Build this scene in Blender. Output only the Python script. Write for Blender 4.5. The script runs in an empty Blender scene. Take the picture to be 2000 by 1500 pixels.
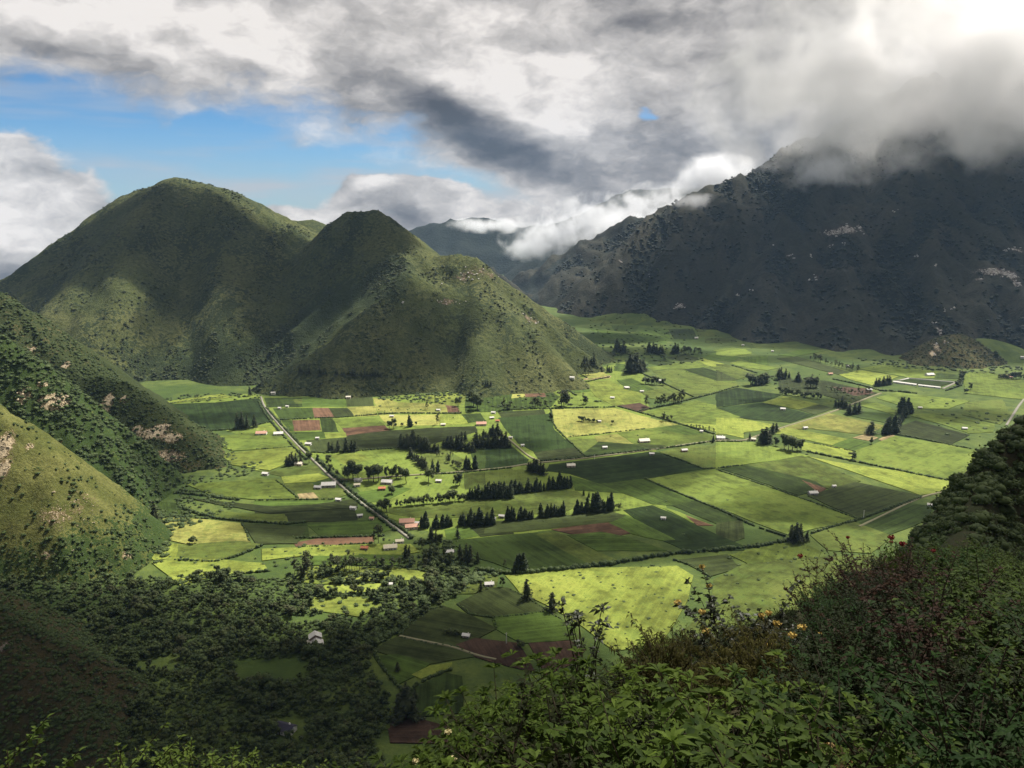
import bpy, bmesh, math, random
import numpy as np
from mathutils import Vector, Matrix, Euler

SC = bpy.context.scene
COL = SC.collection
R = math.radians
random.seed(7)

# ---------------------------------------------------------------- camera
CAM_H = 320.0                       # eye height above the crater floor (m)
PITCH = R(12.7)                     # looking down
FPX = 1557.0                        # focal length in photo pixels (2000 wide)
cam_d = bpy.data.cameras.new('camera')
cam_d.sensor_width = 36.0
cam_d.lens = 36.0 * FPX / 2000.0
cam_d.clip_start = 0.1
cam_d.clip_end = 60000.0
cam = bpy.data.objects.new('camera', cam_d)
COL.objects.link(cam)
cam.location = (0, 0, CAM_H)
cam.rotation_euler = (R(90) - PITCH, 0, 0)
SC.camera = cam

# ---------------------------------------------------------------- light
SUN_AZ, SUN_EL = R(38), R(56)       # azimuth to the right of the view direction
SUN = Vector((math.sin(SUN_AZ) * math.cos(SUN_EL), math.cos(SUN_AZ) * math.cos(SUN_EL), math.sin(SUN_EL)))
sun_d = bpy.data.lights.new('sun', 'SUN')
sun_d.energy = 5.0
sun_d.angle = R(0.53)
sun_d.color = (1.0, 0.95, 0.86)
sun = bpy.data.objects.new('sun', sun_d)
COL.objects.link(sun)
sun.location = SUN * 3000
sun.rotation_euler = (-SUN).to_track_quat('-Z', 'Y').to_euler()

SC.view_settings.view_transform = 'Standard'
SC.view_settings.look = 'None'
SC.view_settings.gamma = 1.0
SC.view_settings.use_curve_mapping = False
SC.view_settings.exposure = 1.2
cy = SC.cycles
cy.max_bounces = 6
cy.diffuse_bounces = 2
cy.glossy_bounces = 1
cy.transmission_bounces = 2
cy.volume_bounces = 4
cy.transparent_max_bounces = 48
cy.volume_step_rate = 1.0
cy.volume_max_steps = 128
cy.caustics_reflective = False
cy.caustics_refractive = False
cy.use_denoising = True
cy.sample_clamp_indirect = 4.0

# ---------------------------------------------------------------- pixels and rays
CP, SP = math.cos(PITCH), math.sin(PITCH)
def ray(u, v):
    a = (u - 1000.0) / FPX
    b = -(v - 750.0) / FPX
    return np.array((a, CP + b * SP, -SP + b * CP))
def P(u, v, Y):                     # point on a pixel's ray at forward distance Y
    d = ray(u, v)
    return d * (Y / d[1]) + np.array((0, 0, CAM_H))
def px_ang(u, v):                   # azimuth, elevation in degrees
    d = ray(u, v)
    return math.degrees(math.atan2(d[0], d[1])), math.degrees(math.asin(d[2] / np.linalg.norm(d)))

# ---------------------------------------------------------------- node helper
class NT:
    """thin wrapper: arithmetic on sockets makes Math nodes"""
    def __init__(s, tree):
        s.t = tree; s.n = tree.nodes; s.l = tree.links
    def node(s, typ, **kw):
        n = s.n.new(typ)
        for k, v in kw.items(): setattr(n, k, v)
        return n
    def put(s, inp, v):
        if isinstance(v, S): s.l.new(v.s, inp)
        elif isinstance(v, bpy.types.NodeSocket): s.l.new(v, inp)
        else: inp.default_value = v
    def math(s, op, a, b=None, c=None, clamp=False):
        n = s.node('ShaderNodeMath', operation=op, use_clamp=clamp)
        for i, v in enumerate((a, b, c)):
            if v is not None: s.put(n.inputs[i], v)
        return S(s, n.outputs[0])
    def mapr(s, v, a, b, c=0.0, d=1.0, smooth=True):
        n = s.node('ShaderNodeMapRange', interpolation_type='SMOOTHSTEP' if smooth else 'LINEAR')
        for i, x in enumerate((v, a, b, c, d)): s.put(n.inputs[i], x)
        return S(s, n.outputs[0])
    def vec(s, x, y, z):
        n = s.node('ShaderNodeCombineXYZ')
        for i, v in enumerate((x, y, z)): s.put(n.inputs[i], v)
        return S(s, n.outputs[0])
    def sep(s, v):
        n = s.node('ShaderNodeSeparateXYZ'); s.put(n.inputs[0], v)
        return [S(s, o) for o in n.outputs]
    def vmath(s, op, a, b=None, scale=None):
        n = s.node('ShaderNodeVectorMath', operation=op)
        s.put(n.inputs[0], a)
        if b is not None: s.put(n.inputs[1], b)
        if scale is not None: s.put(n.inputs['Scale'], scale)
        return S(s, n.outputs[0])
    def noise(s, vec, scale, detail=4.0, rough=0.5, dist=0.0, color=False, typ=None, lac=2.0):
        n = s.node('ShaderNodeTexNoise')
        if typ: n.noise_type = typ
        if vec is not None: s.put(n.inputs['Vector'], vec)
        n.inputs['Scale'].default_value = scale
        n.inputs['Detail'].default_value = detail
        n.inputs['Roughness'].default_value = rough
        n.inputs['Lacunarity'].default_value = lac
        n.inputs['Distortion'].default_value = dist
        return S(s, n.outputs['Color' if color else 'Fac'])
    def voro(s, vec, scale, out='Distance', feature='F1', rnd=1.0):
        n = s.node('ShaderNodeTexVoronoi', feature=feature)
        if vec is not None: s.put(n.inputs['Vector'], vec)
        n.inputs['Scale'].default_value = scale
        n.inputs['Randomness'].default_value = rnd
        return S(s, n.outputs[out])
    def mix(s, f, a, b, blend='MIX'):
        n = s.node('ShaderNodeMix', data_type='RGBA', blend_type=blend)
        s.put(n.inputs[0], f)
        for i, v in ((6, a), (7, b)):
            if isinstance(v, (tuple, list)): n.inputs[i].default_value = tuple(v) + ((1.0,) if len(v) == 3 else ())
            else: s.put(n.inputs[i], v)
        return S(s, n.outputs[2])
    def ramp(s, f, stops, interp='LINEAR'):
        n = s.node('ShaderNodeValToRGB')
        n.color_ramp.interpolation = interp
        e = n.color_ramp.elements
        while len(e) < len(stops): e.new(0.5)
        for el, (p, c) in zip(e, stops):
            el.position = p; el.color = tuple(c) + (1.0,)
        s.put(n.inputs[0], f)
        return S(s, n.outputs[0])
    def attr(s, name, typ='GEOMETRY'):
        n = s.node('ShaderNodeAttribute', attribute_name=name, attribute_type=typ)
        return n
    def curve(s, v, pts):
        n = s.node('ShaderNodeFloatCurve')
        c = n.mapping.curves[0]
        while len(c.points) < len(pts): c.points.new(0.5, 0.5)
        for p, (x, y) in zip(c.points, pts):
            p.location = (x, y); p.handle_type = 'AUTO'
        n.mapping.update()
        s.put(n.inputs[1], v)
        return S(s, n.outputs[0])
class S:
    def __init__(s, nt, sock): s.nt = nt; s.s = sock
    def _o(s, op, o, rev=False):
        return s.nt.math(op, o, s) if rev else s.nt.math(op, s, o)
    def __add__(s, o): return s._o('ADD', o)
    def __radd__(s, o): return s._o('ADD', o)
    def __sub__(s, o): return s._o('SUBTRACT', o)
    def __rsub__(s, o): return s._o('SUBTRACT', o, True)
    def __mul__(s, o): return s._o('MULTIPLY', o)
    def __rmul__(s, o): return s._o('MULTIPLY', o)
    def __truediv__(s, o): return s._o('DIVIDE', o)
    def __neg__(s): return s._o('MULTIPLY', -1.0)

# ---------------------------------------------------------------- sky and far clouds
def build_world():
    w = bpy.data.worlds.new('World')
    SC.world = w
    w.use_nodes = True
    w.node_tree.nodes.clear()
    t = NT(w.node_tree)
    sky = t.node('ShaderNodeTexSky', sky_type='NISHITA')
    sky.sun_disc = False
    sky.sun_elevation = SUN_EL
    sky.sun_rotation = SUN_AZ
    sky.altitude = 2900
    sky.air_density = 1.0
    sky.dust_density = 0.6
    sky.ozone_density = 2.0
    d = S(t, t.node('ShaderNodeTexCoord').outputs['Generated'])
    x, y, z = t.sep(d)
    DEG = 57.29578
    A0 = t.math('ARCTAN2', x, y) * DEG
    E0 = t.math('ARCSINE', z) * DEG
    # noise lives on the direction vector, squashed so clouds are wider than high
    v0 = t.vec(x, y, z * 1.9)
    wc = t.noise(v0, 5.0, 2.0, 0.55, color=True)
    wx, wy, wz = t.sep(wc)
    wc2 = t.noise(v0, 16.0, 3.0, 0.6, color=True)
    ux, uy, uz = t.sep(wc2)
    A = A0 + (wx - 0.5) * 9.0 + (ux - 0.5) * 2.2
    E = E0 + (wy - 0.5) * 5.0 + (uy - 0.5) * 2.0
    vw = t.vec(x + (ux - 0.5) * 0.06, y + (uz - 0.5) * 0.06, z * 1.9 + (uy - 0.5) * 0.06)
    sh = 0.030
    vs = t.vec(x + (ux - 0.5) * 0.06 + sh * 0.75, y + (uz - 0.5) * 0.06, z * 1.9 + (uy - 0.5) * 0.06 + sh)
    n1 = t.noise(vw, 7.0, 7.0, 0.56)
    n1s = t.noise(vs, 7.0, 5.0, 0.56)
    n2 = t.noise(vw, 17.0, 6.0, 0.60)
    AE = t.vec(A, E, 0.0)
    def g(u, v, ru, rv, rot=0.0):
        a, e = px_ang(u, v)
        k = 57.3 / FPX
        m = t.node('ShaderNodeMapping', vector_type='TEXTURE')
        t.put(m.inputs[0], AE)
        m.inputs['Location'].default_value = (a, e, 0)
        m.inputs['Rotation'].default_value = (0, 0, R(rot))
        m.inputs['Scale'].default_value = (ru * k, rv * k, 1)
        d = t.node('ShaderNodeVectorMath', operation='DOT_PRODUCT')
        t.l.new(m.outputs[0], d.inputs[0]); t.l.new(m.outputs[0], d.inputs[1])
        return t.math('POWER', 0.36788, S(t, d.outputs['Value']))
    # lower edge of the cloud deck as a curve over azimuth (-45..45 deg)
    edge = [(-700, 95), (-300, 100), (0, 128), (180, 168), (380, 205), (560, 222), (700, 262), (830, 305), (960, 350), (1080, 430), (1250, 560), (1600, 600), (2400, 600)]
    pts = []
    for u, v in edge:
        a, e = px_ang(u, v)
        pts.append(((a + 60) / 120, (e + 20) / 60))
    cur = t.curve((A + 60.0) * (1 / 120.0), [(0.0, pts[0][1])] + pts + [(1.0, pts[-1][1])])
    eb = cur * 60.0 - 20.0
    deck = (E - eb) * 0.30 + (n1 - 0.5) * 1.6 + (n2 - 0.5) * 0.7 + 0.05
    deck = deck - g(1285, 196, 80, 34, -5) * 4.2
    dm = t.mapr(deck, -0.30, 0.42)
    # cumulus heads beyond the hills
    cum = -0.62 + g(-40, 440, 175, 125, -28) * 2.4 + g(120, 520, 200, 80) * 1.2 + g(-30, 355, 90, 60) * 0.6
    cum = cum + g(700, 372, 78, 26, -8) * 1.6 + g(800, 395, 80, 22, -10) * 1.0 + g(560, 425, 140, 36) * 1.15 + g(880, 385, 40, 14) * 0.8
    cum = cum + g(940, 430, 190, 60) * 1.0 + t.mapr(E0, 0.5, -4.0) * 2.0
    cm = t.mapr(cum + (n1 - 0.5) * 1.5 + (n2 - 0.5) * 0.8, -0.14, 0.20)
    # thin veils in the blue gap
    vv = t.vec(x * 1.0, y, z * 9.0)
    veil = t.mapr(t.noise(vv, 5.0, 3.0, 0.55), 0.40, 0.70) * 0.42 + t.mapr(E0, 6.0, 0.0) * 0.40 + g(500, 345, 420, 30, -4) * 0.22
    veil = t.math('MINIMUM', veil, 0.85)
    # light and dark in the deck
    relief = (n1 - n1s) * 1.5
    b = 0.62 + relief + (n2 - 0.5) * 0.50
    for (u, v, ru, rv, rot, amp) in [
        (250, 35, 230, 62, -12, 0.38), (60, -10, 150, 50, 0, 0.10), (520, 110, 150, 70, -35, 0.20), (610, 80, 60, 50, 0, 0.14),
        (1010, 160, 215, 80, -16, 0.36), (1190, 235, 130, 45, -8, 0.14), (880, 60, 130, 60, 0, 0.10), (1400, 270, 150, 60, 0, -0.12),
        (1960, 15, 170, 65, 0, 0.34), (1840, 150, 170, 70, 10, 0.16), (1250, 90, 200, 60, 0, 0.10),
        (880, 235, 170, 38, -22, -0.32), (1060, 290, 190, 34, -14, -0.42), (1000, 235, 90, 30, -20, -0.10), (150, 105, 130, 40, -14, -0.14),
        (700, 130, 60, 80, 20, -0.12), (1500, 60, 150, 50, 0, -0.10), (1600, 230, 330, 90, 0, -0.10), (1900, 320, 280, 60, 0, -0.12),
        (-20, 400, 170, 100, 0, 0.36), (-60, 545, 200, 36, 0, -0.34), (700, 362, 90, 26, 0, 0.42), (560, 425, 160, 40, 0, 0.22), (1020, 400, 180, 50, 0, 0.12)]:
        b = t.math('MULTIPLY_ADD', g(u, v, ru, rv, rot), amp, b)
    ccol = t.ramp(b, [(0.0, (0.080, 0.085, 0.10)), (0.25, (0.165, 0.165, 0.180)), (0.50, (0.335, 0.325, 0.325)), (0.75, (0.60, 0.575, 0.555)), (1.0, (0.95, 0.90, 0.86))])
    STR = 0.10
    c = sky.outputs[0]
    c = t.mix(1.0, c, (0.19, 0.325, 0.42), 'MULTIPLY')
    k = 1.0 / STR / 2.42
    def up(col, f):
        return t.vmath('SCALE', col, scale=f)
    c = t.mix(veil, c, up(t.ramp(veil, [(0, (0.50, 0.58, 0.70)), (1, (0.66, 0.66, 0.68))]), k * 0.85))
    cl = up(ccol, k)
    c = t.mix(cm, c, cl)
    c = t.mix(dm, c, cl)
    bg = t.node('ShaderNodeBackground')
    bg.inputs[1].default_value = STR
    t.put(bg.inputs[0], c)
    out = t.node('ShaderNodeOutputWorld')
    t.l.new(bg.outputs[0], out.inputs[0])
build_world()
# ---------------------------------------------------------------- numpy noise
def _hash(ix, iy, seed):
    with np.errstate(over='ignore'):
        h = (ix.astype(np.int64) * 374761393 + iy.astype(np.int64) * 668265263 + seed * 974634777) & 0xFFFFFFFF
        h = ((h ^ (h >> 13)) * 1274126177) & 0xFFFFFFFF
        h = (h ^ (h >> 16)) & 0xFFFFFFFF
    return h.astype(np.float64) / 4294967295.0
def vnoise(x, y, seed=0):
    ix, iy = np.floor(x), np.floor(y)
    fx, fy = x - ix, y - iy
    ix = ix.astype(np.int64); iy = iy.astype(np.int64)
    def gr(a, b, dx, dy):
        an = _hash(a, b, seed) * 2 * np.pi
        return np.cos(an) * dx + np.sin(an) * dy
    ux = fx * fx * fx * (fx * (fx * 6 - 15) + 10)
    uy = fy * fy * fy * (fy * (fy * 6 - 15) + 10)
    n00 = gr(ix, iy, fx, fy); n10 = gr(ix + 1, iy, fx - 1, fy)
    n01 = gr(ix, iy + 1, fx, fy - 1); n11 = gr(ix + 1, iy + 1, fx - 1, fy - 1)
    return 1.5 * ((n00 * (1 - ux) + n10 * ux) * (1 - uy) + (n01 * (1 - ux) + n11 * ux) * uy)
def fbm(x, y, scale, seed=0, octv=5, gain=0.5, ridged=False):
    x = np.asarray(x, float) / scale; y = np.asarray(y, float) / scale
    s = 0.0; a = 1.0; tot = 0.0
    for i in range(octv):
        n = vnoise(x, y, seed + i * 17)
        if ridged: n = 1.0 - 2.0 * np.abs(n)
        s = s + a * n; tot += a
        a *= gain; x = x * 2.03 + 11.3; y = y * 2.03 - 7.7
    return s / tot

# ---------------------------------------------------------------- landforms as ridge lines
def ridge(X, Y, pts, slope, r=30.0, gully=0.0, glen=120.0, seed=0):
    """height of a ridge: the crest follows pts, both sides fall away with a rounded top"""
    best = np.full(np.shape(X), -1e9)
    run = 0.0
    for a, b in zip(pts[:-1], pts[1:]):
        a = np.asarray(a, float); b = np.asarray(b, float)
        d = b[:2] - a[:2]; L2 = max(d @ d, 1e-6)
        t = np.clip(((X - a[0]) * d[0] + (Y - a[1]) * d[1]) / L2, 0, 1)
        dx = X - (a[0] + t * d[0]); dy = Y - (a[1] + t * d[1])
        dist = np.sqrt(dx * dx + dy * dy)
        k = 1.0
        if gully:
            ang = np.arctan2(dy, dx)
            s = run + t * math.sqrt(L2)
            k = 1.0 + gully * vnoise(s / glen + np.cos(ang) * 1.3, np.sin(ang) * 1.3 + s / glen * 0.3, seed) + 0.5 * gully * vnoise(s / glen * 2.3 + np.cos(ang) * 3, np.sin(ang) * 3, seed + 5)
        z = a[2] + t * (b[2] - a[2]) - slope * k * (np.sqrt(dist * dist + r * r) - r)
        best = np.maximum(best, z)
        run += math.sqrt(L2)
    return best
def smax(a, b, k):
    h = np.clip(0.5 + 0.5 * (a - b) / k, 0, 1)
    return b * (1 - h) + a * h + k * h * (1 - h)
def PP(*l): return [P(*q) for q in l]

def floor_z(X, Y):
    z = 1.0 * fbm(X, Y, 460, 3, 1)
    # beyond the crater the land falls away towards the west
    z = z - np.clip(np.maximum(Y - 5200, 0) * 0.5, 0, 4000) - np.clip(np.maximum(-X - 1500, 0) * 0.55, 0, 3000)
    return z

M1 = PP((-260, 780, 1860), (-120, 690, 1900), (0, 612, 1930), (80, 562, 1960), (160, 498, 1980), (230, 432, 2000), (290, 372, 2010), (350, 349, 2010), (415, 365, 2000), (480, 402, 1990), (540, 438, 1960), (600, 470, 1930), (630, 472, 1890))
M1c = PP((618, 470, 1880), (650, 442, 1845), (685, 417, 1810), (722, 412, 1800), (752, 424, 1780), (790, 458, 1745), (840, 506, 1715))
M1b = PP((300, 388, 1985), (220, 475, 1900), (110, 560, 1830), (0, 640, 1760), (-80, 690, 1720))
M2 = PP((760, 445, 1750), (800, 480, 1700), (840, 502, 1690), (880, 508, 1680), (925, 522, 1660), (952, 550, 1650), (980, 580, 1650), (1025, 612, 1650), (1085, 650, 1660), (1150, 676, 1680), (1215, 696, 1720))
M3 = PP((780, 500, 1640), (800, 532, 1590), (740, 600, 1500), (680, 655, 1440), (600, 705, 1400), (540, 738, 1375))
M4 = PP((850, 555, 1600), (925, 592, 1560), (975, 650, 1490), (1030, 708, 1450))
M5 = PP((560, 436, 2150), (600, 433, 2150), (650, 445, 2150))
def hill_z(X, Y):
    wx = X + 30 * fbm(X, Y, 260, 21, 3); wy = Y + 30 * fbm(X, Y, 260, 22, 3)
    z = ridge(wx * 0.5 + X * 0.5, wy * 0.5 + Y * 0.5, M1, 0.70, 46, 0.30, 120, 4)
    z = smax(z, ridge(wx * 0.5 + X * 0.5, wy * 0.5 + Y * 0.5, M1c, 1.2, 32, 0.22, 80, 8), 16)
    z = smax(z, ridge(X, Y, M1b, 0.62, 30, 0.10, 120, 9), 20)
    z = smax(z, ridge(X, Y, M2, 0.76, 20, 0.30, 80, 5), 14)
    z = smax(z, ridge(X, Y, M3, 0.82, 22, 0.22, 70, 6), 14)
    z = smax(z, ridge(X, Y, M4, 0.95, 16, 0.30, 55, 7), 10)
    z = np.maximum(z, ridge(X, Y, M5, 0.5, 30))
    amp = np.clip(z / 60.0, 0, 1)
    z = z + amp * (9.0 * fbm(X, Y, 150, 31, 5) + 7.0 * fbm(X + 0.3 * Y, Y * 0.45, 62, 36, 5, 0.55, ridged=True))
    # cliffs of the rocky shoulder
    for (u, v, Yd, w, h) in CLIFFS_M:
        c = P(u, v, Yd)
        d = np.exp(-((X - c[0]) / w) ** 2 - ((Y - c[1]) / (w * 0.8)) ** 2)
        z = z + d * h * (0.6 + 0.9 * fbm(X, Y, 18, 77, 3, ridged=True))
    return z
CLIFFS_M = [(915, 535, 1660, 45, 14), (880, 550, 1630, 36, 9), (870, 590, 1575, 34, 9), (1030, 620, 1570, 36, 9), (785, 590, 1560, 22, 6)]

L1 = PP((-160, 470, 1090), (-60, 545, 1070), (0, 585, 1050), (60, 634, 1040), (100, 682, 1030), (128, 718, 1025), (160, 738, 1015), (230, 749, 1005), (280, 786, 990), (350, 843, 970), (440, 912, 948))
L1b = PP((-160, 560, 880), (0, 666, 860), (46, 700, 855), (92, 746, 850), (140, 802, 845), (200, 872, 838), (290, 994, 812))
L2 = PP((-160, 690, 720), (0, 815, 700), (56, 862, 697), (100, 908, 692), (122, 949, 684), (148, 991, 674), (160, 1033, 664), (166, 1071, 655), (180, 1124, 642))
L3 = PP((-140, 1130, 470), (-60, 1196, 455), (40, 1294, 440), (140, 1402, 420), (220, 1502, 400), (270, 1560, 390))
LA = PP((-120, 1060, 640), (0, 1120, 620), (120, 1160, 600), (260, 1175, 600))
def spur_z(X, Y, pts, slope, r, gl, seed, amp):
    z = ridge(X, Y, pts, slope, r, gl, 45, seed)
    a = np.clip(z / 25.0, 0, 1)
    return z + a * (amp * 1.3 * fbm(X, Y, 46, seed + 40, 5) + amp * 1.2 * fbm(X, Y * 0.6, 22, seed + 44, 5, ridged=True))
def l1_z(X, Y): return spur_z(X, Y, L1, 0.98, 14, 0.2, 51, 4.0)
def l1b_z(X, Y): return spur_z(X, Y, L1b, 1.2, 14, 0.2, 61, 4.0)
def l2_z(X, Y): return spur_z(X, Y, L2, 1.30, 20, 0.14, 71, 3.0)
def l3_z(X, Y): return spur_z(X, Y, L3, 0.95, 10, 0.2, 81, 2.5)
def la_z(X, Y): return spur_z(X, Y, LA, 0.55, 30, 0.1, 91, 1.5)

W1 = PP((1060, 640, 2400), (1110, 600, 2470), (1160, 560, 2540), (1200, 522, 2600), (1250, 472, 2660), (1300, 422, 2680), (1350, 387, 2690), (1430, 352, 2700), (1500, 322, 2760), (1560, 288, 2790), (1590, 272, 2800), (1640, 262, 2850), (1800, 160, 2900), (2050, 90, 2900), (2500, 60, 2850))
W2 = PP((1400, 362, 2690), (1440, 430, 2460), (1470, 520, 2240), (1480, 610, 2080), (1490, 650, 2010))
W3 = PP((1640, 245, 2840), (1640, 350, 2550), (1650, 470, 2200), (1650, 580, 1940), (1640, 680, 1760))
W4 = PP((1900, 140, 2900), (1860, 330, 2450), (1830, 500, 2050), (1830, 620, 1790), (1830, 700, 1660))
W5 = PP((2150, 90, 2900), (2080, 330, 2350), (2040, 500, 2000), (2010, 640, 1740))
W7 = PP((1720, 200, 2870), (1740, 360, 2500), (1750, 500, 2120), (1745, 620, 1850), (1740, 700, 1690))
W8 = PP((1480, 330, 2750), (1380, 480, 2480), (1330, 570, 2320), (1310, 610, 2240))
W9 = PP((2000, 120, 2900), (1950, 330, 2400), (1930, 480, 2050), (1920, 600, 1820))
W10 = PP((880, 530, 2900), (950, 540, 2820), (1005, 556, 2730), (1060, 582, 2620), (1110, 606, 2520), (1140, 618, 2450))
W6 = PP((1540, 310, 2770), (1560, 420, 2480), (1570, 540, 2180), (1570, 640, 1960))
def wall_z(X, Y):
    wx = X + 60 * fbm(X, Y, 330, 121, 4); wy = Y + 40 * fbm(X, Y, 330, 122, 4)
    near = np.clip((Y - 1600) / 500, 0, 1)
    mx = X + (wx - X) * near; my = Y + (wy - Y) * near
    z = ridge(mx, my, W1, 0.72, 24, 0.34, 200, 14)
    for i, w in enumerate((W2, W3, W4, W5, W6, W7, W8, W9, W10)):
        z = smax(z, ridge(mx, my, w, 0.80, 16, 0.36, 110, 15 + i), 14)
    a = np.clip(z / 50.0, 0, 1)
    z = z + a * (24 * fbm(X, Y, 230, 131, 6, 0.55) + 46 * fbm(X, Y * 0.45, 150, 136, 6, 0.5, ridged=True) - 16)
    return z
F1 = PP((560, 520, 4300), (700, 462, 4300), (770, 452, 4300), (820, 446, 4250), (880, 428, 4250), (950, 426, 4250), (1000, 446, 4200), (1060, 446, 4150), (1110, 450, 4100), (1150, 430, 4050), (1205, 384, 4000), (1250, 370, 4000), (1340, 368, 4000), (1500, 330, 4000), (1800, 330, 4000))
F2 = PP((1250, 372, 4000), (1180, 450, 3600), (1120, 520, 3250), (1060, 570, 3050))
def far_z(X, Y):
    z = ridge(X + 70 * fbm(X, Y, 300, 141, 3), Y, F1, 0.56, 40, 0.2, 300, 24)
    z = smax(z, ridge(X, Y, F2, 0.55, 40, 0.2, 200, 25), 30)
    return z + np.clip(z / 60, 0, 1) * (18 * fbm(X, Y, 220, 151, 5) + 26 * fbm(X, Y * 0.5, 130, 156, 5, ridged=True)) - 10
K1 = PP((1800, 700, 1610), (1850, 655, 1650), (1875, 652, 1660), (1890, 690, 1640))
K2 = PP((1890, 680, 1700), (1925, 662, 1720), (1990, 690, 1700), (2060, 690, 1720))
K3 = PP((1180, 625, 2260), (1230, 610, 2270), (1268, 602, 2280), (1300, 612, 2280), (1330, 630, 2230))
K4 = PP((1350, 640, 2200), (1385, 630, 2230), (1440, 650, 2120))
def knoll_z(X, Y):
    z = ridge(X, Y, K1, 0.72, 14, 0.15, 40, 161)
    return z + np.clip(z / 20, 0, 1) * (3 * fbm(X, Y, 40, 165, 4))
def slope_z(X, Y):
    z = ridge(X, Y, K3, 0.26, 40, 0.1, 120, 171)
    z = smax(z, ridge(X, Y, K2, 0.34, 30, 0.1, 100, 172), 6)
    z = smax(z, ridge(X, Y, K4, 0.40, 24, 0.1, 100, 173), 6)
    return z

N2 = PP((2300, 600, 215), (2120, 750, 200), (2010, 815, 185), (1968, 856, 178), (1935, 912, 170), (1912, 966, 162), (1890, 1035, 150), (1870, 1110, 130))
def near_z(X, Y):
    """the bush covered rim below the viewpoint"""
    xr = 0.55 * Y
    s = xr - X
    sp = np.where(s > 12, s, np.log1p(np.exp(np.clip(s * 0.9, -30, 30))) / 0.9)
    yy = np.maximum(Y, 0)
    z = CAM_H - 1.75 - 0.42 * np.minimum(yy, 28) - 0.62 * np.maximum(yy - 28, 0) - 0.40 * sp - 1.3 * np.maximum(s - 9, 0) - 0.03 * np.maximum(-s, 0)
    z = z + np.where(Y < 0, -0.25 * Y, 0)
    z = np.maximum(z, ridge(X, Y, N2, 2.2, 4, 0.08, 30, 181) + 4.0 * fbm(X, Y, 26, 185, 4))
    return z + 0.25 * fbm(X, Y, 5, 191, 4)

FORMS = [hill_z, l1_z, l1b_z, l2_z, l3_z, la_z, wall_z, knoll_z, slope_z, far_z, near_z]
def ground_z(X, Y, forms=None):
    X = np.asarray(X, float); Y = np.asarray(Y, float)
    z = floor_z(X, Y)
    for f in (forms or FORMS):
        z = np.maximum(z, f(X, Y))
    return z
def at_many(uv, forms=None, lo=40.0, hi=5200.0, n=180):
    """where the rays of photo pixels meet the terrain"""
    uv = np.asarray(uv, float)
    d = np.stack([ray(u, v) for u, v in uv])
    d = d / d[:, 1:2]
    ts = np.geomspace(lo, hi, n)
    X = d[:, 0:1] * ts; Z = CAM_H + d[:, 2:3] * ts
    Yg = np.broadcast_to(ts, X.shape)
    below = Z < ground_z(X, Yg, forms)
    i = np.argmax(below, axis=1)
    i = np.where(below.any(axis=1), np.maximum(i, 1), n - 1)
    a = ts[i - 1]; b = ts[i]
    for _ in range(14):
        m = 0.5 * (a + b)
        hit = CAM_H + d[:, 2] * m < ground_z(d[:, 0] * m, m, forms)
        b = np.where(hit, m, b); a = np.where(hit, a, m)
    x = d[:, 0] * b
    return np.stack([x, b, ground_z(x, b, forms)], axis=1)
def at(u, v, forms=None): return at_many([(u, v)], forms)[0]
VALLEY = [slope_z]                  # what lies under the fields: the floor and its gentle aprons
# ---------------------------------------------------------------- mesh and material helpers
def new_obj(name, mesh, mat=None, parent=None, label=None, cat=None, group=None, kind=None):
    o = bpy.data.objects.new(name, mesh)
    COL.objects.link(o)
    if mat is not None and mesh is not None and len(mesh.materials) == 0: mesh.materials.append(mat)
    if parent is not None: o.parent = parent
    if label: o['label'] = label
    if cat: o['category'] = cat
    if group: o['group'] = group
    if kind: o['kind'] = kind
    return o
def mesh_np(name, verts, faces, smooth=False):
    """faces: (n,3) or (n,4) int array"""
    verts = np.asarray(verts, np.float32); faces = np.asarray(faces, np.int32)
    m = bpy.data.meshes.new(name)
    n, k = faces.shape
    m.vertices.add(len(verts)); m.vertices.foreach_set('co', verts.ravel())
    m.loops.add(n * k); m.loops.foreach_set('vertex_index', faces.ravel())
    m.polygons.add(n)
    m.polygons.foreach_set('loop_start', np.arange(n, dtype=np.int32) * k)
    m.polygons.foreach_set('loop_total', np.full(n, k, np.int32))
    if smooth: m.polygons.foreach_set('use_smooth', np.ones(n, bool))
    m.update(calc_edges=True)
    return m
def set_attr(m, name, vals, typ='FLOAT', dom='POINT'):
    a = m.attributes.new(name, typ, dom)
    a.data.foreach_set('value' if typ in ('FLOAT', 'INT') else ('color' if 'COLOR' in typ else 'vector'), np.asarray(vals, np.float32 if typ != 'INT' else np.int32).ravel())
def grid_mesh(name, xs, ys, fz, keep=None, smooth=True):
    X, Y = np.meshgrid(xs, ys)
    Z = fz(X, Y)
    nx, ny = len(xs), len(ys)
    v = np.stack([X.ravel(), Y.ravel(), Z.ravel()], 1)
    i = np.arange(nx * ny).reshape(ny, nx)
    f = np.stack([i[:-1, :-1].ravel(), i[:-1, 1:].ravel(), i[1:, 1:].ravel(), i[1:, :-1].ravel()], 1)
    if keep is not None:
        k = keep(X, Y, Z).ravel()
        f = f[k[f].any(axis=1)]
        used = np.zeros(len(v), bool); used[f.ravel()] = True
        idx = np.cumsum(used) - 1
        v = v[used]; f = idx[f]
    return mesh_np(name, v, f, smooth), v
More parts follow.
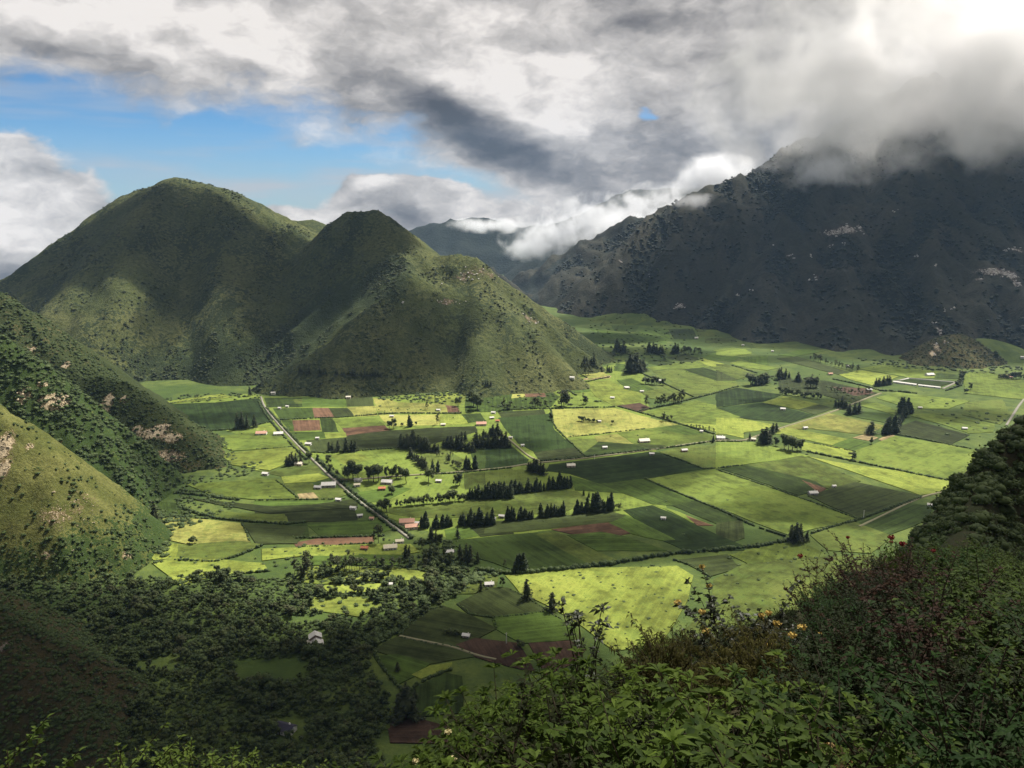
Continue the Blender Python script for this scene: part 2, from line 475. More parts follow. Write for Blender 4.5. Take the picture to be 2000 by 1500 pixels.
def material(name, build, rough=0.9, spec=0.15):
    m = bpy.data.materials.new(name)
    m.use_nodes = True
    m.node_tree.nodes.clear()
    t = NT(m.node_tree)
    b = t.node('ShaderNodeBsdfPrincipled')
    b.inputs['Roughness'].default_value = rough
    b.inputs['Specular IOR Level'].default_value = spec
    o = t.node('ShaderNodeOutputMaterial')
    t.l.new(b.outputs[0], o.inputs[0])
    c = build(t, b)
    if c is not None:
        if isinstance(c, (tuple, list)): b.inputs['Base Color'].default_value = tuple(c) + (1.0,)
        else: t.put(b.inputs['Base Color'], c)
    return m
def plain(name, col, rough=0.85, spec=0.2, var=0.12, scale=0.5):
    def bld(t, b):
        p = t.node('ShaderNodeTexCoord').outputs['Object']
        n = t.noise(p, scale, 4, 0.6)
        return t.mix(n, tuple(c * (1 - var) for c in col), tuple(min(1, c * (1 + var)) for c in col))
    return material(name, bld, rough, spec)
def bump(t, b, h, dist, strength=1.0):
    n = t.node('ShaderNodeBump')
    n.inputs['Strength'].default_value = strength
    n.inputs['Distance'].default_value = dist
    t.put(n.inputs['Height'], h)
    t.l.new(n.outputs[0], b.inputs['Normal'])

def hill_material(name, grass_a, grass_b, scrub, rock, earth=(0.12, 0.075, 0.045), fine=1.0, scrub_amt=0.5):
    """grassy slope with scrub patches; the 'rock' and 'scrub' attributes say where"""
    def bld(t, b):
        pos = S(t, t.node('ShaderNodeNewGeometry').outputs['Position'])
        big = t.noise(pos, 0.006 * fine, 5, 0.6, 0.6)
        mid = t.noise(pos, 0.03 * fine, 5, 0.65, 0.4)
        sm = t.noise(pos, 0.16 * fine, 4, 0.7)
        g = t.mix(t.mapr(big * 0.6 + mid * 0.4, 0.38, 0.62), grass_a, grass_b)
        g = t.mix(t.mapr(sm, 0.35, 0.65) * 0.6, g, tuple(c * 0.5 for c in grass_a))
        sa = S(t, t.attr('scrub').outputs['Fac'])
        sc = t.mapr(sa + (mid - 0.5) * 1.2 + (sm - 0.5) * 1.3, 0.42, 0.58)
        g = t.mix(sc * scrub_amt * 1.6, g, scrub)
        ra = S(t, t.attr('rock').outputs['Fac'])
        fn = t.noise(pos, 0.30 * fine, 3, 0.7)
        rk = t.mapr(ra + (sm - 0.5) * 1.2 + (fn - 0.5) * 1.2 + (mid - 0.5) * 0.5, 0.50, 0.60) * t.mapr(ra, 0.06, 0.16)
        rcol = t.mix(t.mapr(t.noise(pos, 0.35 * fine, 4, 0.7), 0.3, 0.7), tuple(c * 0.45 for c in rock), rock)
        er = t.mapr(ra + (mid - 0.5) * 1.0 + (sm - 0.5) * 0.6, 0.30, 0.6) * t.mapr(ra, 0.06, 0.2)
        g = t.mix(er * 0.8, g, earth)
        g = t.mix(rk, g, rcol)
        bump(t, b, sm + mid * 1.5 + t.noise(pos, 0.5 * fine, 3, 0.6) * 0.4, 5.0 / fine, 0.7)
        return g
    return material(name, bld, 0.95, 0.08)
def mark(verts, spots, fz=None):
    """sum of soft spots (u, v, pixel radius across, pixel radius up, amount) measured on the slope itself"""
    out = np.zeros(len(verts))
    if not spots: return out
    ps = at_many([(s[0], s[1]) for s in spots], [fz] if fz else None)
    for s, p in zip(spots, ps):
        k = np.linalg.norm(p - np.array((0, 0, CAM_H))) / FPX
        dx = (verts[:, 0] - p[0]) / (s[2] * k)
        dz = (verts[:, 2] - p[2]) / (s[3] * k * 0.98)
        dy = (verts[:, 1] - p[1]) / (max(s[2], s[3] * 2.2) * k)
        out = np.maximum(out, s[4] * np.exp(-(dx * dx + dz * dz + dy * dy)))
    return out
# ---------------------------------------------------------------- the land
def steps(*segs):
    """axis samples: (start, stop, step) pieces"""
    out = []
    for a, b, s in segs: out += list(np.arange(a, b, s))
    return np.array(out + [segs[-1][1]])
def seg_dist(V, poly, w):
    d = np.full(len(V), 1e9)
    for a, b in zip(poly[:-1], poly[1:]):
        a = np.asarray(a)[:2]; b = np.asarray(b)[:2]; e = b - a
        t = np.clip(((V[:, 0] - a[0]) * e[0] + (V[:, 1] - a[1]) * e[1]) / max(e @ e, 1e-6), 0, 1)
        d = np.minimum(d, np.hypot(V[:, 0] - a[0] - t * e[0], V[:, 1] - a[1] - t * e[1]))
    return np.exp(-(d / w) ** 2)

def landform(name, fz, xs, ys, mat, label, rock=(), scrub=(), scrub_base=0.0, low=-4.0, extra=None):
    me, v = grid_mesh(name, xs, ys, fz, keep=lambda X, Y, Z: Z > floor_z(X, Y) + low)
    set_attr(me, 'rock', mark(v, rock, fz) * (1.35 if name == 'hill_spur' else 1.0) if len(rock) else np.zeros(len(v)))
    sb = scrub_base(v) if callable(scrub_base) else np.full(len(v), scrub_base)
    if len(scrub): sb = np.maximum(sb, mark(v, scrub, fz))
    set_attr(me, 'scrub', sb)
    me.materials.append(mat)
    return new_obj(name, me, None, label=label, kind='structure')

def valley_material():
    def bld(t, b):
        pos = S(t, t.node('ShaderNodeNewGeometry').outputs['Position'])
        n1 = t.noise(pos, 0.008, 5, 0.6, 0.5)
        n2 = t.noise(pos, 0.05, 5, 0.65)
        n3 = t.noise(pos, 0.4, 3, 0.6)
        c = t.mix(t.mapr(n1, 0.35, 0.65), (0.044, 0.070, 0.016), (0.088, 0.112, 0.026))
        c = t.mix(t.mapr(n2, 0.38, 0.66) * 0.75, c, (0.030, 0.050, 0.014))
        c = t.mix(t.mapr(n3, 0.3, 0.8) * 0.35, c, (0.04, 0.06, 0.015))
        bump(t, b, n3 + n2, 0.8, 0.5)
        return c
    return material('valley_grass', bld, 0.95, 0.1)

VALLEY_MAT = valley_material()
def build_valley():
    xs = steps((-40000, -8000, 4000), (-8000, -2000, 500), (-2000, 2000, 40), (2000, 8000, 500), (8000, 40000, 4000))
    ys = steps((-4000, 0, 500), (0, 2800, 40), (2800, 8000, 260), (8000, 56000, 4000))
    me, v = grid_mesh('ground', xs, ys, floor_z)
    return new_obj('ground', me, VALLEY_MAT, label='green floor of the crater valley', kind='structure')
build_valley()

HILL_MAT = hill_material('hill_grass', (0.050, 0.062, 0.020), (0.094, 0.099, 0.036), (0.020, 0.030, 0.012), (0.24, 0.19, 0.15), scrub_amt=0.5)
def hill_scrub(v):
    # denser bush in the ravine between the dome and the shoulder, thin on the sunny spurs
    s = 0.44 + 0.5 * fbm(v[:, 0], v[:, 1] * 0.6, 130, 300, 5, 0.6)
    rav = seg_dist(v, at_many([(760, 545), (690, 600), (610, 650), (520, 710), (470, 745)], [hill_z]), 60)
    foot = np.clip(1 - v[:, 2] / 70, 0, 1) * np.clip((-v[:, 0] - 330) / 150, 0, 1)
    return np.clip(s + 0.55 * rav + 0.25 * foot, 0, 1)
landform('hill', hill_z, steps((-1900, 500, 6.5)), steps((1180, 2000, 6.5), (2000, 2500, 14)), HILL_MAT,
         'twin-domed green hill rising from the valley, shoulder of rock in front',
         rock=[(930, 530, 42, 16, .42), (900, 545, 26, 10, .42), (872, 590, 26, 7, .6), (1030, 618, 14, 14, .5), (1045, 630, 8, 10, .5), (785, 592, 12, 5, .45), (865, 555, 14, 6, .4),
               (960, 535, 24, 12, .42), (1090, 700, 10, 8, .3), (230, 460, 4, 4, .5), (365, 402, 4, 4, .5), (490, 418, 3, 4, .6)], scrub_base=hill_scrub)

SPUR_MAT = hill_material('spur_grass', (0.068, 0.078, 0.020), (0.122, 0.122, 0.038), (0.024, 0.045, 0.012), (0.46, 0.37, 0.24), (0.13, 0.085, 0.05), fine=2.4, scrub_amt=0.55)
DARK_SPUR_MAT = hill_material('brown_spur_grass', (0.060, 0.052, 0.020), (0.085, 0.072, 0.028), (0.020, 0.034, 0.011), (0.46, 0.38, 0.26), (0.12, 0.07, 0.04), fine=2.4, scrub_amt=0.5)
landform('hill_spur', l1_z, steps((-1100, -260, 3.4)), steps((720, 1320, 3.4)), DARK_SPUR_MAT, 'brown rocky spur ending in a point above the fields',
         rock=[(300, 846, 26, 8, .9), (335, 855, 16, 8, .9), (270, 838, 10, 6, .8), (318, 832, 14, 3, .8), (208, 790, 10, 20, .8), (190, 800, 12, 10, .7), (243, 780, 6, 8, .6), (330, 892, 30, 14, .55), (60, 682, 10, 6, .6), (128, 712, 5, 7, .8)],
         scrub_base=lambda v: np.clip(0.25 + np.clip(1 - (v[:, 2] - 20) / 120, 0, 1) * 0.35 + np.clip((-v[:, 0] - 400) / 80, 0, 1) * 0.4, 0, 1))
landform('hill_spur', l1b_z, steps((-900, -240, 3.2)), steps((620, 1080, 3.2)), SPUR_MAT, 'shrub-covered spur with pale cliff patches',
         rock=[(45, 772, 10, 12, .95), (105, 784, 22, 12, 1.0), (85, 750, 9, 4, .9), (120, 790, 14, 8, .9), (110, 866, 8, 6, .7)], scrub_base=0.75)
landform('hill_spur', l2_z, steps((-760, -160, 2.8)), steps((420, 900, 2.8)), SPUR_MAT, 'sunlit grassy spur in front of the shrub-covered gully',
         rock=[(6, 872, 12, 22, .8), (8, 915, 10, 16, .7), (60, 872, 8, 6, .6), (247, 1084, 12, 6, .7), (130, 1000, 60, 40, .30), (90, 1085, 14, 10, .45)],
         scrub_base=lambda v: np.clip(0.12 + 0.3 * fbm(v[:, 0], v[:, 1], 60, 410, 3) + np.clip(1 - (v[:, 2] - 30) / 30, 0, 1) * 0.5, 0, 1))
landform('hill_spur', l3_z, steps((-560, -60, 2.2)), steps((240, 560, 2.2)), hill_material('dark_slope', (0.045, 0.040, 0.018), (0.060, 0.046, 0.022), (0.022, 0.028, 0.012), (0.22, 0.19, 0.15), (0.07, 0.042, 0.028), fine=4.0, scrub_amt=0.5),
         'dark reddish slope at the bottom left corner', rock=[(6, 1265, 6, 8, .7), (250, 1380, 8, 5, .6), (60, 1350, 8, 6, .5)], scrub_base=0.4)
landform('slope', la_z, steps((-700, 0, 5)), steps((400, 800, 5)), SPUR_MAT, 'wooded apron below the grassy spur', scrub_base=0.8)

WALL_MAT = hill_material('mountain_forest', (0.026, 0.028, 0.019), (0.046, 0.043, 0.030), (0.012, 0.017, 0.014), (0.36, 0.33, 0.30), (0.07, 0.05, 0.04), fine=0.8, scrub_amt=0.55)
def wall_scrub(v):
    # forest in the ravines, thinner brown growth on the ribs
    r = fbm(v[:, 0], v[:, 1] * 0.45, 150, 136, 6, 0.5, ridged=True)
    return np.clip(0.85 - 1.5 * np.clip(r - 0.12, 0, 1) + 0.35 * fbm(v[:, 0], v[:, 1], 200, 420, 3), 0, 1)
WALL_ROCK = [(1625, 455, 22, 7, .9), (1655, 448, 24, 9, 1.0), (1680, 446, 8, 10, .8), (1620, 480, 12, 4, .7), (1645, 478, 10, 5, .6), (1330, 598, 12, 5, 1.0), (1320, 602, 8, 3, .9), (1940, 530, 30, 6, .95), (1970, 538, 16, 9, 1.0), (1985, 555, 9, 9, .9), (1915, 545, 10, 4, .7),
             (1985, 488, 18, 5, .8), (1965, 490, 6, 4, .7), (1540, 500, 10, 4, .8), (1595, 540, 6, 6, .7), (1582, 545, 5, 3, .6), (1468, 568, 6, 4, .7), (1443, 576, 4, 4, .6), (1835, 648, 5, 12, .8), (1845, 607, 5, 5, .7), (1862, 603, 10, 3, .6), (1822, 632, 6, 4, .7),
             (1270, 535, 5, 12, .45), (1210, 508, 6, 8, .4), (1750, 415, 8, 5, .4), (1795, 500, 10, 4, .5), (1825, 520, 6, 5, .5), (1512, 478, 5, 3, .5), (1585, 500, 4, 3, .5)]
landform('mountain', wall_z, steps((-260, 2700, 8.5)), steps((1480, 2400, 8.5), (2400, 3300, 14)), WALL_MAT, 'dark forested mountain wall with its summit in cloud', rock=[q[:4] + (q[4] * .85,) for q in WALL_ROCK],
         scrub_base=wall_scrub)
landform('mountain', far_z, steps((-1400, 2400, 22)), steps((2700, 5000, 22)), hill_material('far_forest', (0.016, 0.022, 0.016), (0.026, 0.030, 0.022), (0.010, 0.015, 0.012), (0.3, 0.28, 0.26), fine=0.6), 'blue far ridge behind the valley gap', scrub_base=0.5)
landform('hill', knoll_z, steps((700, 1150, 3.5)), steps((1480, 1800, 3.5)), DARK_SPUR_MAT, 'small knoll with a pale landslide streak below the mountain',
         rock=[(1830, 678, 5, 10, .9), (1822, 692, 6, 8, .9), (1838, 640, 7, 8, .9), (1845, 668, 5, 5, .5)], scrub_base=0.45)
landform('slope', slope_z, steps((120, 1700, 8)), steps((1500, 2700, 8)), VALLEY_MAT, 'green apron fields rising to the foot of the mountain', low=-1.0)

def rim_material():
    def bld(t, b):
        pos = S(t, t.node('ShaderNodeNewGeometry').outputs['Position'])
        n = t.noise(pos, 1.2, 5, 0.65); m = t.noise(pos, 0.12, 4, 0.6)
        c = t.mix(t.mapr(n, 0.3, 0.7), (0.020, 0.024, 0.010), (0.045, 0.036, 0.020))
        c = t.mix(t.mapr(m, 0.4, 0.65) * 0.6, c, (0.024, 0.034, 0.012))
        bump(t, b, n, 0.15, 0.8)
        return c
    return material('rim_earth', bld, 0.95, 0.1)
xs = np.concatenate([np.arange(-160, -20, 4.0), np.arange(-20, 40, 0.5), np.arange(40, 300, 3.0)])
ys = np.concatenate([np.arange(-60, -4, 4.0), np.arange(-4, 45, 0.5), np.arange(45, 330, 3.0)])
me, v = grid_mesh('rim_slope', xs, ys, near_z, keep=lambda X, Y, Z: Z > -3)
new_obj('slope', me, rim_material(), label='steep bushy rim slope below the viewpoint', kind='structure')
# ---------------------------------------------------------------- fields traced on the valley floor
ZOOM = {'4': (500, 700, .25), '5': (950, 700, .25), '6': (1400, 600, .3), '7': (600, 1000, .3), '3': (0, 750, .35), '8': (1100, 950, .45), '9': (1140, 580, .18), '0': (0, 0, 1.0)}
def zp(k, pts):
    ox, oy, s = ZOOM[k]
    return [(ox + x * s, oy + y * s) for x, y in pts]
def parse(line):
    w = line.split()
    return w[0], w[1], [tuple(map(float, q.split(','))) for q in w[2:]]
FIELDS = """
0 P 300,790 480,770 520,775 900,770 1100,735 1250,700 1300,1000 900,1060 760,1010 640,900 500,860
9 O 50,240 420,180 690,105 780,150 720,230 560,300 120,280
9 D 300,310 600,310 560,380 340,370
9 G 60,330 420,400 540,400 700,330 900,350 940,450 880,520 500,480 200,430
9 O 810,220 960,220 1070,330 900,330 820,270
9 D 920,350 1180,345 1240,460 980,455
9 O 1210,330 1430,400 1440,430 1250,430
9 O 1320,450 1640,440 1650,490 1330,500
9 P 1400,580 1620,545 1820,590 1800,640 1560,620
9 G 1280,640 1420,610 1700,650 1600,700 1360,680
9 B 1260,690 1300,670 1600,750 1560,770 1200,730
9 B 1600,720 1680,700 1990,770 1980,790 1780,770
9 G 1690,660 1990,630 2000,740 1800,700
9 D 720,690 880,680 980,715 840,745 700,720
9 K 900,660 1100,620 1240,665 1200,700 1060,700
9 P 700,760 900,740 1000,720 1250,700 1360,760 1060,800 960,780 760,800
9 O 750,810 1060,790 1700,960 1230,1090 960,910
9 D 1080,790 1300,765 1650,880 1480,920
9 O 1360,755 1600,760 1880,840 1720,890
9 O 830,960 1000,920 1330,1050 1100,1090
9 G 350,720 500,740 480,820 330,800
9 T 0,730 60,740 290,860 280,880 0,900
4 Y 270,120 400,120 520,150 640,165 800,180 940,250 1000,290 380,290 150,270 220,190
4 G 190,240 388,240 380,292 160,280
4 T 388,240 590,240 600,295 385,292
4 D 70,308 370,308 362,380 90,380
4 O 222,320 368,320 364,352 222,350
4 G 370,304 700,304 706,376 366,379
4 K 702,304 905,300 916,371 716,376
4 D 140,392 440,390 462,461 190,476
4 N 442,391 570,391 622,460 462,462
4 K 570,391 740,391 772,451 624,461
4 Y 720,384 930,374 942,446 772,453
4 Y 920,312 1060,322 1100,345 1480,358 1600,420 1440,426 1100,426 962,430
4 B 1340,290 1640,240 1640,330 1560,372 1320,332
4 N 1482,370 1560,375 1602,426 1502,427
4 G 1640,300 2000,255 2000,415 1760,420 1640,415
4 G 200,486 290,486 300,570 262,566
4 N 291,486 490,484 502,560 302,566
4 D 502,472 600,472 642,572 520,576
4 P 602,476 940,471 1000,521 680,546
4 N 682,547 1000,526 1042,562 720,612
4 G 270,577 520,577 552,622 332,640
4 B 546,591 690,581 702,616 552,626
4 Y 962,442 1438,442 1420,520 1062,531 1012,492
4 B 1442,442 1620,441 1652,511 1442,521
4 D 1612,441 1750,431 1792,491 1662,502
4 K 740,602 1040,567 1440,542 1700,532 1720,572 1480,642 1300,682 1080,702 900,720 762,700 702,627
4 K 400,642 700,622 760,702 560,740 442,732
4 P 442,742 800,722 1090,706 1300,892 1000,902 640,872 560,802
4 B 600,760 800,742 900,790 700,830
4 B 0,540 140,532 300,690 180,700 0,710
4 B 0,716 310,696 352,722 232,822 0,872
4 O 0,874 130,882 300,852 470,832 502,902 210,922
4 B 210,926 480,902 560,932 450,962 230,976
4 P 0,932 160,962 332,1096 0,1110
4 O 210,986 440,976 470,1012 700,1022 722,1062 560,1102 340,1097
4 T 330,1062 440,1052 482,1092 347,1096
4 G 0,1112 700,1104 722,1132 300,1160 0,1162
4 K 0,1166 560,1142 760,1182 782,1272 242,1276 222,1212 0,1216
4 O 0,1217 212,1221 241,1281 0,1282
4 D 0,1286 390,1286 402,1402 140,1442 0,1402
4 G 402,1291 960,1262 1062,1332 880,1392 520,1402
4 N 310,1442 520,1406 900,1396 902,1440 560,1466 330,1472
4 O 1632,902 2000,872 2000,1002 1642,1022
4 D 1682,722 2000,702 2000,852 1702,862
4 O 1292,742 1480,702 1622,802 1602,892 1342,882
4 O 1042,1172 1340,1152 1640,1122 2000,1082 2000,1180 1600,1240 1250,1242 1062,1212
4 G 782,1052 1100,1002 1202,1022 1002,1112 872,1122
4 G 1482,1342 1680,1312 1752,1382 1502,1432
4 K 1682,1322 2000,1272 2000,1372 1762,1392
5 G 0,180 200,150 400,200 560,300 500,380 120,400 0,360
5 X 100,466 450,440 500,432 522,562 642,652 690,692 380,732 250,662 150,542
5 K 100,422 440,402 452,438 130,463
5 K 380,737 700,697 782,772 500,802 422,802
5 X 0,702 200,692 320,792 302,832 0,862
5 Y 522,402 700,397 1000,392 1200,452 1490,517 1300,552 1000,577 640,617 542,532
5 O 642,642 870,627 902,722 760,737
5 Y 852,612 1020,592 1152,672 882,662
5 D 882,654 1160,674 1282,717 780,772 770,742
5 P 1032,582 1240,557 1500,522 1762,612 1770,642 1400,692 1282,712 1162,667
5 G 1360,548 1500,524 1700,590 1560,600
5 K 1162,668 1400,684 1292,713
5 X 502,832 1280,732 1350,742 1680,862 1230,942 900,982 662,902 472,882
5 O 1362,732 1500,702 1740,692 2000,652 2000,842 1700,862
5 G 662,922 900,984 1230,947 1640,1112 1460,1152 1280,1132 1072,1052 702,1032
5 O 0,892 290,872 400,932 330,982 0,1012
5 O 0,1102 600,1032 700,1042 802,1112 600,1202 0,1232
5 P 1302,1142 1440,1182 1760,1302 1600,1282 1452,1202
5 N 1562,1232 1760,1304 1652,1304
5 D 1462,1154 1640,1117 1900,1232 2000,1272 1802,1292
5 X 1082,1192 1300,1152 1560,1272 1800,1382 1500,1422 1222,1292
5 K 1802,1294 2000,1274 2000,1400 1900,1440 1810,1384
5 N 522,1337 960,1282 1142,1362 960,1402 662,1372
5 G 642,1384 900,1362 1100,1402 1400,1502 882,1502
5 G 972,1292 1082,1222 1400,1382 1560,1462 1152,1372
5 X 1400,1430 1810,1390 2000,1470 2000,1500 1560,1500
5 K 0,1282 960,1202 1082,1232 960,1282 280,1352 0,1372
5 P 400,92 600,52 780,152 530,182
5 Y 602,32 680,22 960,132 802,162
5 G 642,217 760,202 842,252 682,272
5 D 372,202 500,192 602,247 402,252
5 Y 200,222 300,242 302,302 200,312
5 N 302,272 450,272 462,302 312,302
5 B 762,192 960,172 1080,242 1200,272 1200,332 1000,372 862,302
5 G 1022,172 1140,160 1300,240 1200,262 1102,242
5 O 1202,262 1360,242 1600,302 1500,342 1282,312
5 M 1022,372 1200,352 1282,392 1192,422
5 P 1222,422 1640,332 2000,422 2000,502 1900,562 1602,532
5 B 1492,502 1650,542 2000,622 2000,564 1802,524
6 P 0,882 240,882 600,972 180,1022 0,1052
6 X 0,562 130,527 420,572 300,612 0,652
6 X 152,722 332,632 622,702 482,752
6 X 0,655 300,625 340,640 160,715
6 B 302,622 440,582 662,632 540,667
6 K 540,668 664,636 760,660 640,700
6 B 0,722 160,728 380,772 280,802 0,832
6 Y 402,802 722,692 1080,772 980,832 622,792
6 B 372,822 460,787 862,862 760,902
6 B 562,882 760,912 900,942 880,1002 562,932
6 G 752,902 870,857 1000,892 930,942
6 T 892,852 980,827 1042,852 1002,872
6 T 1052,862 1140,827 1172,852 1102,882
6 P 902,942 1160,842 1700,932 1650,1062 1560,1132 1300,1082 882,1002
6 P 1042,592 1180,557 1640,612 1500,662 1262,662
6 P 932,642 1040,622 1192,682 1162,702
6 D 862,672 1160,702 1092,752 832,702
6 P 1242,702 1440,692 1800,762 1790,812 1642,822 1502,772
6 K 1182,782 1300,742 1640,832 1520,892 1182,832
6 P 1602,432 1740,422 2000,482 2000,602 1622,562
6 O 1622,622 1860,602 1902,702 1842,762 1602,702
6 P 0,292 180,272 222,302 100,322 0,312
6 P 102,367 160,352 400,397 320,412 132,382
6 O 0,372 90,377 240,432 130,472 0,412
6 K 0,412 130,472 60,482 0,482
6 O 0,484 120,480 130,524 0,560
6 G 402,312 560,277 700,287 502,322
6 K 392,337 520,322 882,432 802,442
6 B 802,442 940,412 1182,452 1020,512 872,472
6 P 932,402 1100,372 1372,412 1222,452
6 P 1222,450 1372,412 1440,420 1420,462 1240,462
6 D 1247,467 1532,492 1442,520 1182,492
6 D 1432,432 1570,442 1570,467 1422,462
6 K 400,470 700,480 1040,560 880,620 640,560 420,560
6 M 740,520 960,530 1020,560 900,580
6 B 602,977 1322,1222 1500,1202 1622,1152 1302,1087 902,1032
6 O 202,1032 560,972 922,1132 760,1192 622,1152
6 D 42,1057 200,1032 622,1132 702,1182 522,1222
6 N 562,1132 702,1182 662,1212
6 K 602,1232 900,1142 1332,1232 1182,1302 922,1372
6 P 1430,1215 1620,1155 1640,1180 1520,1270 1440,1240
6 D 902,1422 1252,1282 1400,1302 1352,1392 1102,1492
0 P 1262,937 1400,918 1679,1014 1535,1044
0 O 1585,1046 1666,1020 1740,1048 1700,1080 1620,1075
0 P 1430,1085 1500,1065 1560,1060 1600,1080 1580,1120 1500,1120
0 K 1330,1095 1420,1085 1440,1110 1390,1125
7 D 930,192 1380,152 1480,142 1852,352 1400,392 1122,302
7 O 1492,152 1612,132 2000,312 1852,352
7 B 1302,422 1800,372 2000,372 2400,360 2500,420 2470,560 2300,860 2000,900 1800,742 1642,642 1402,532
0 O 1398,1135 1450,1105 1560,1092 1700,1085 1760,1110 1600,1230 1400,1300 1330,1300 1340,1230 1392,1180
7 O 902,532 960,462 1100,392 1232,432 1222,492 1082,532
7 K 982,602 1200,502 1302,502 1562,642 1202,682 1062,662
7 G 1212,692 1560,652 1742,762 1722,832 1402,852 1242,762
7 K 622,762 760,642 880,622 1060,682 1222,762 1062,842 982,872 602,802
7 K 442,902 602,817 980,882 1082,942 762,992
7 M 982,872 1102,832 1362,862 1482,1042 1302,1002 1102,942
7 M 1452,862 1702,852 1802,902 1722,982 1562,1052
7 G 442,952 580,932 782,992 702,1062 582,1122 482,1002
7 B 702,1062 802,1012 930,992 922,1022 762,1082
7 D 642,1182 902,1062 1002,1082 1002,1302 702,1332
7 M 532,1382 702,1352 902,1402 932,1502 562,1502
7 O 460,1310 535,1300 525,1400 462,1410
7 B 0,222 480,217 662,212 722,262 622,282 302,277 0,292
7 G 0,295 300,280 640,290 640,350 0,345
7 B 0,365 180,352 400,372 700,392 640,440 100,470 0,460
7 B 20,562 342,562 502,602 322,682 32,642
7 B 462,392 582,372 822,402 802,452 642,442
7 B 100,482 480,472 502,512 162,532
3 B 872,107 1240,57 1290,77 942,112
3 X 882,117 1200,107 1440,82 1520,202 1342,252 1062,262 982,222
3 P 1122,302 1500,272 1600,282 1672,352 1302,372
3 B 1232,392 1660,352 1622,432 1502,482 1302,452
3 P 1052,562 1540,532 1662,642 1402,642 1182,622
3 D 642,702 702,642 870,617 902,702
3 D 902,662 1010,672 1002,742 912,742
3 O 1212,712 1590,742 1602,782 1212,752
3 K 1012,632 1600,692 1990,642 1990,692 1502,722
3 Y 912,757 960,747 1352,782 1392,882 1042,892 962,872
3 K 1362,782 1702,802 1652,892 1442,892
3 B 832,932 902,892 1012,902 982,972 862,982
3 O 1002,902 1340,882 1462,902 1202,992 992,982
3 B 852,1002 1002,972 1460,1002 1482,1042 1202,1072 1012,1122 942,1062
3 B 1470,925 1990,905 1990,960 1700,960 1480,985
"""
PAL = {'Y': ('pale yellow pasture field', (0.175, 0.175, 0.046)), 'B': ('bright yellow-green pasture field', (0.138, 0.164, 0.030)),
       'P': ('light green pasture field', (0.094, 0.124, 0.023)), 'O': ('olive green field', (0.066, 0.084, 0.018)),
       'G': ('mid green crop field', (0.044, 0.070, 0.013)), 'D': ('dark green crop field', (0.026, 0.041, 0.009)),
       'X': ('deep green crop field', (0.017, 0.030, 0.0075)), 'K': ('dark olive crop field', (0.028, 0.037, 0.011)),  # deep green is crop colour plus some cloud shade put into it
       'N': ('red-brown ploughed field', (0.088, 0.050, 0.030)), 'M': ('dark brown ploughed field', (0.046, 0.028, 0.019)),
       'T': ('tan stubble field', (0.190, 0.150, 0.075))}
def field_material(key, col):
    def bld(t, b):
        pos = S(t, t.node('ShaderNodeNewGeometry').outputs['Position'])
        row = S(t, t.attr('row').outputs['Fac'])
        al = S(t, t.attr('along').outputs['Fac'])
        rnd = S(t, t.node('ShaderNodeObjectInfo').outputs['Random'])
        n1 = t.noise(pos, 0.013, 4, 0.6, 0.6)
        n2 = t.noise(pos, 0.07, 5, 0.65)
        n3 = t.noise(pos, 0.45, 3, 0.65)
        strip = t.noise(t.vec(row * 0.24, al * 0.006, 0.0), 1.0, 4, 0.75)
        lo = tuple(c * 0.46 for c in col); hi = tuple(min(1, c * 1.45) for c in col)
        w_ = 0.20 if key in 'YBPO' else 0.42
        f = t.mapr(n1 * (0.46 - w_ * 0.5) + n2 * (0.54 - w_ * 0.5) + strip * w_ + (rnd - 0.5) * 0.10, 0.38, 0.62)
        c = t.mix(f, lo, hi)
        if key in 'YBPO':                       # pasture: rank tufts and drier patches
            c = t.mix(t.mapr(n2, 0.50, 0.70) * 0.5, c, (0.045, 0.070, 0.014))
            c = t.mix(t.mapr(n1, 0.55, 0.75) * 0.45, c, (col[0] * 1.25, col[1] * 1.02, col[2] * 1.3))
            c = t.mix(t.mapr(n3, 0.52, 0.72) * 0.55, c, (0.045, 0.070, 0.016))
            c = t.mix(t.mapr(t.noise(pos, 0.028, 5, 0.7, 1.0), 0.50, 0.66) * 0.45, c, (0.058, 0.092, 0.018))
        else:
            c = t.mix(t.mapr(n3, 0.5, 0.85) * 0.45, c, tuple(q * 0.5 for q in col))
        bump(t, b, n3 + n2 + t.noise(t.vec(row * 0.7, al * 0.02, 0.0), 1.0, 2) * 0.8, 0.5, 0.6)
        return c
    return material('field_' + PAL[key][0].split(' field')[0].replace(' ', '_').replace('-', '_'), bld, 0.95, 0.08)
FMAT = {k: field_material(k, v[1]) for k, v in PAL.items()}
FIELD_XY = []
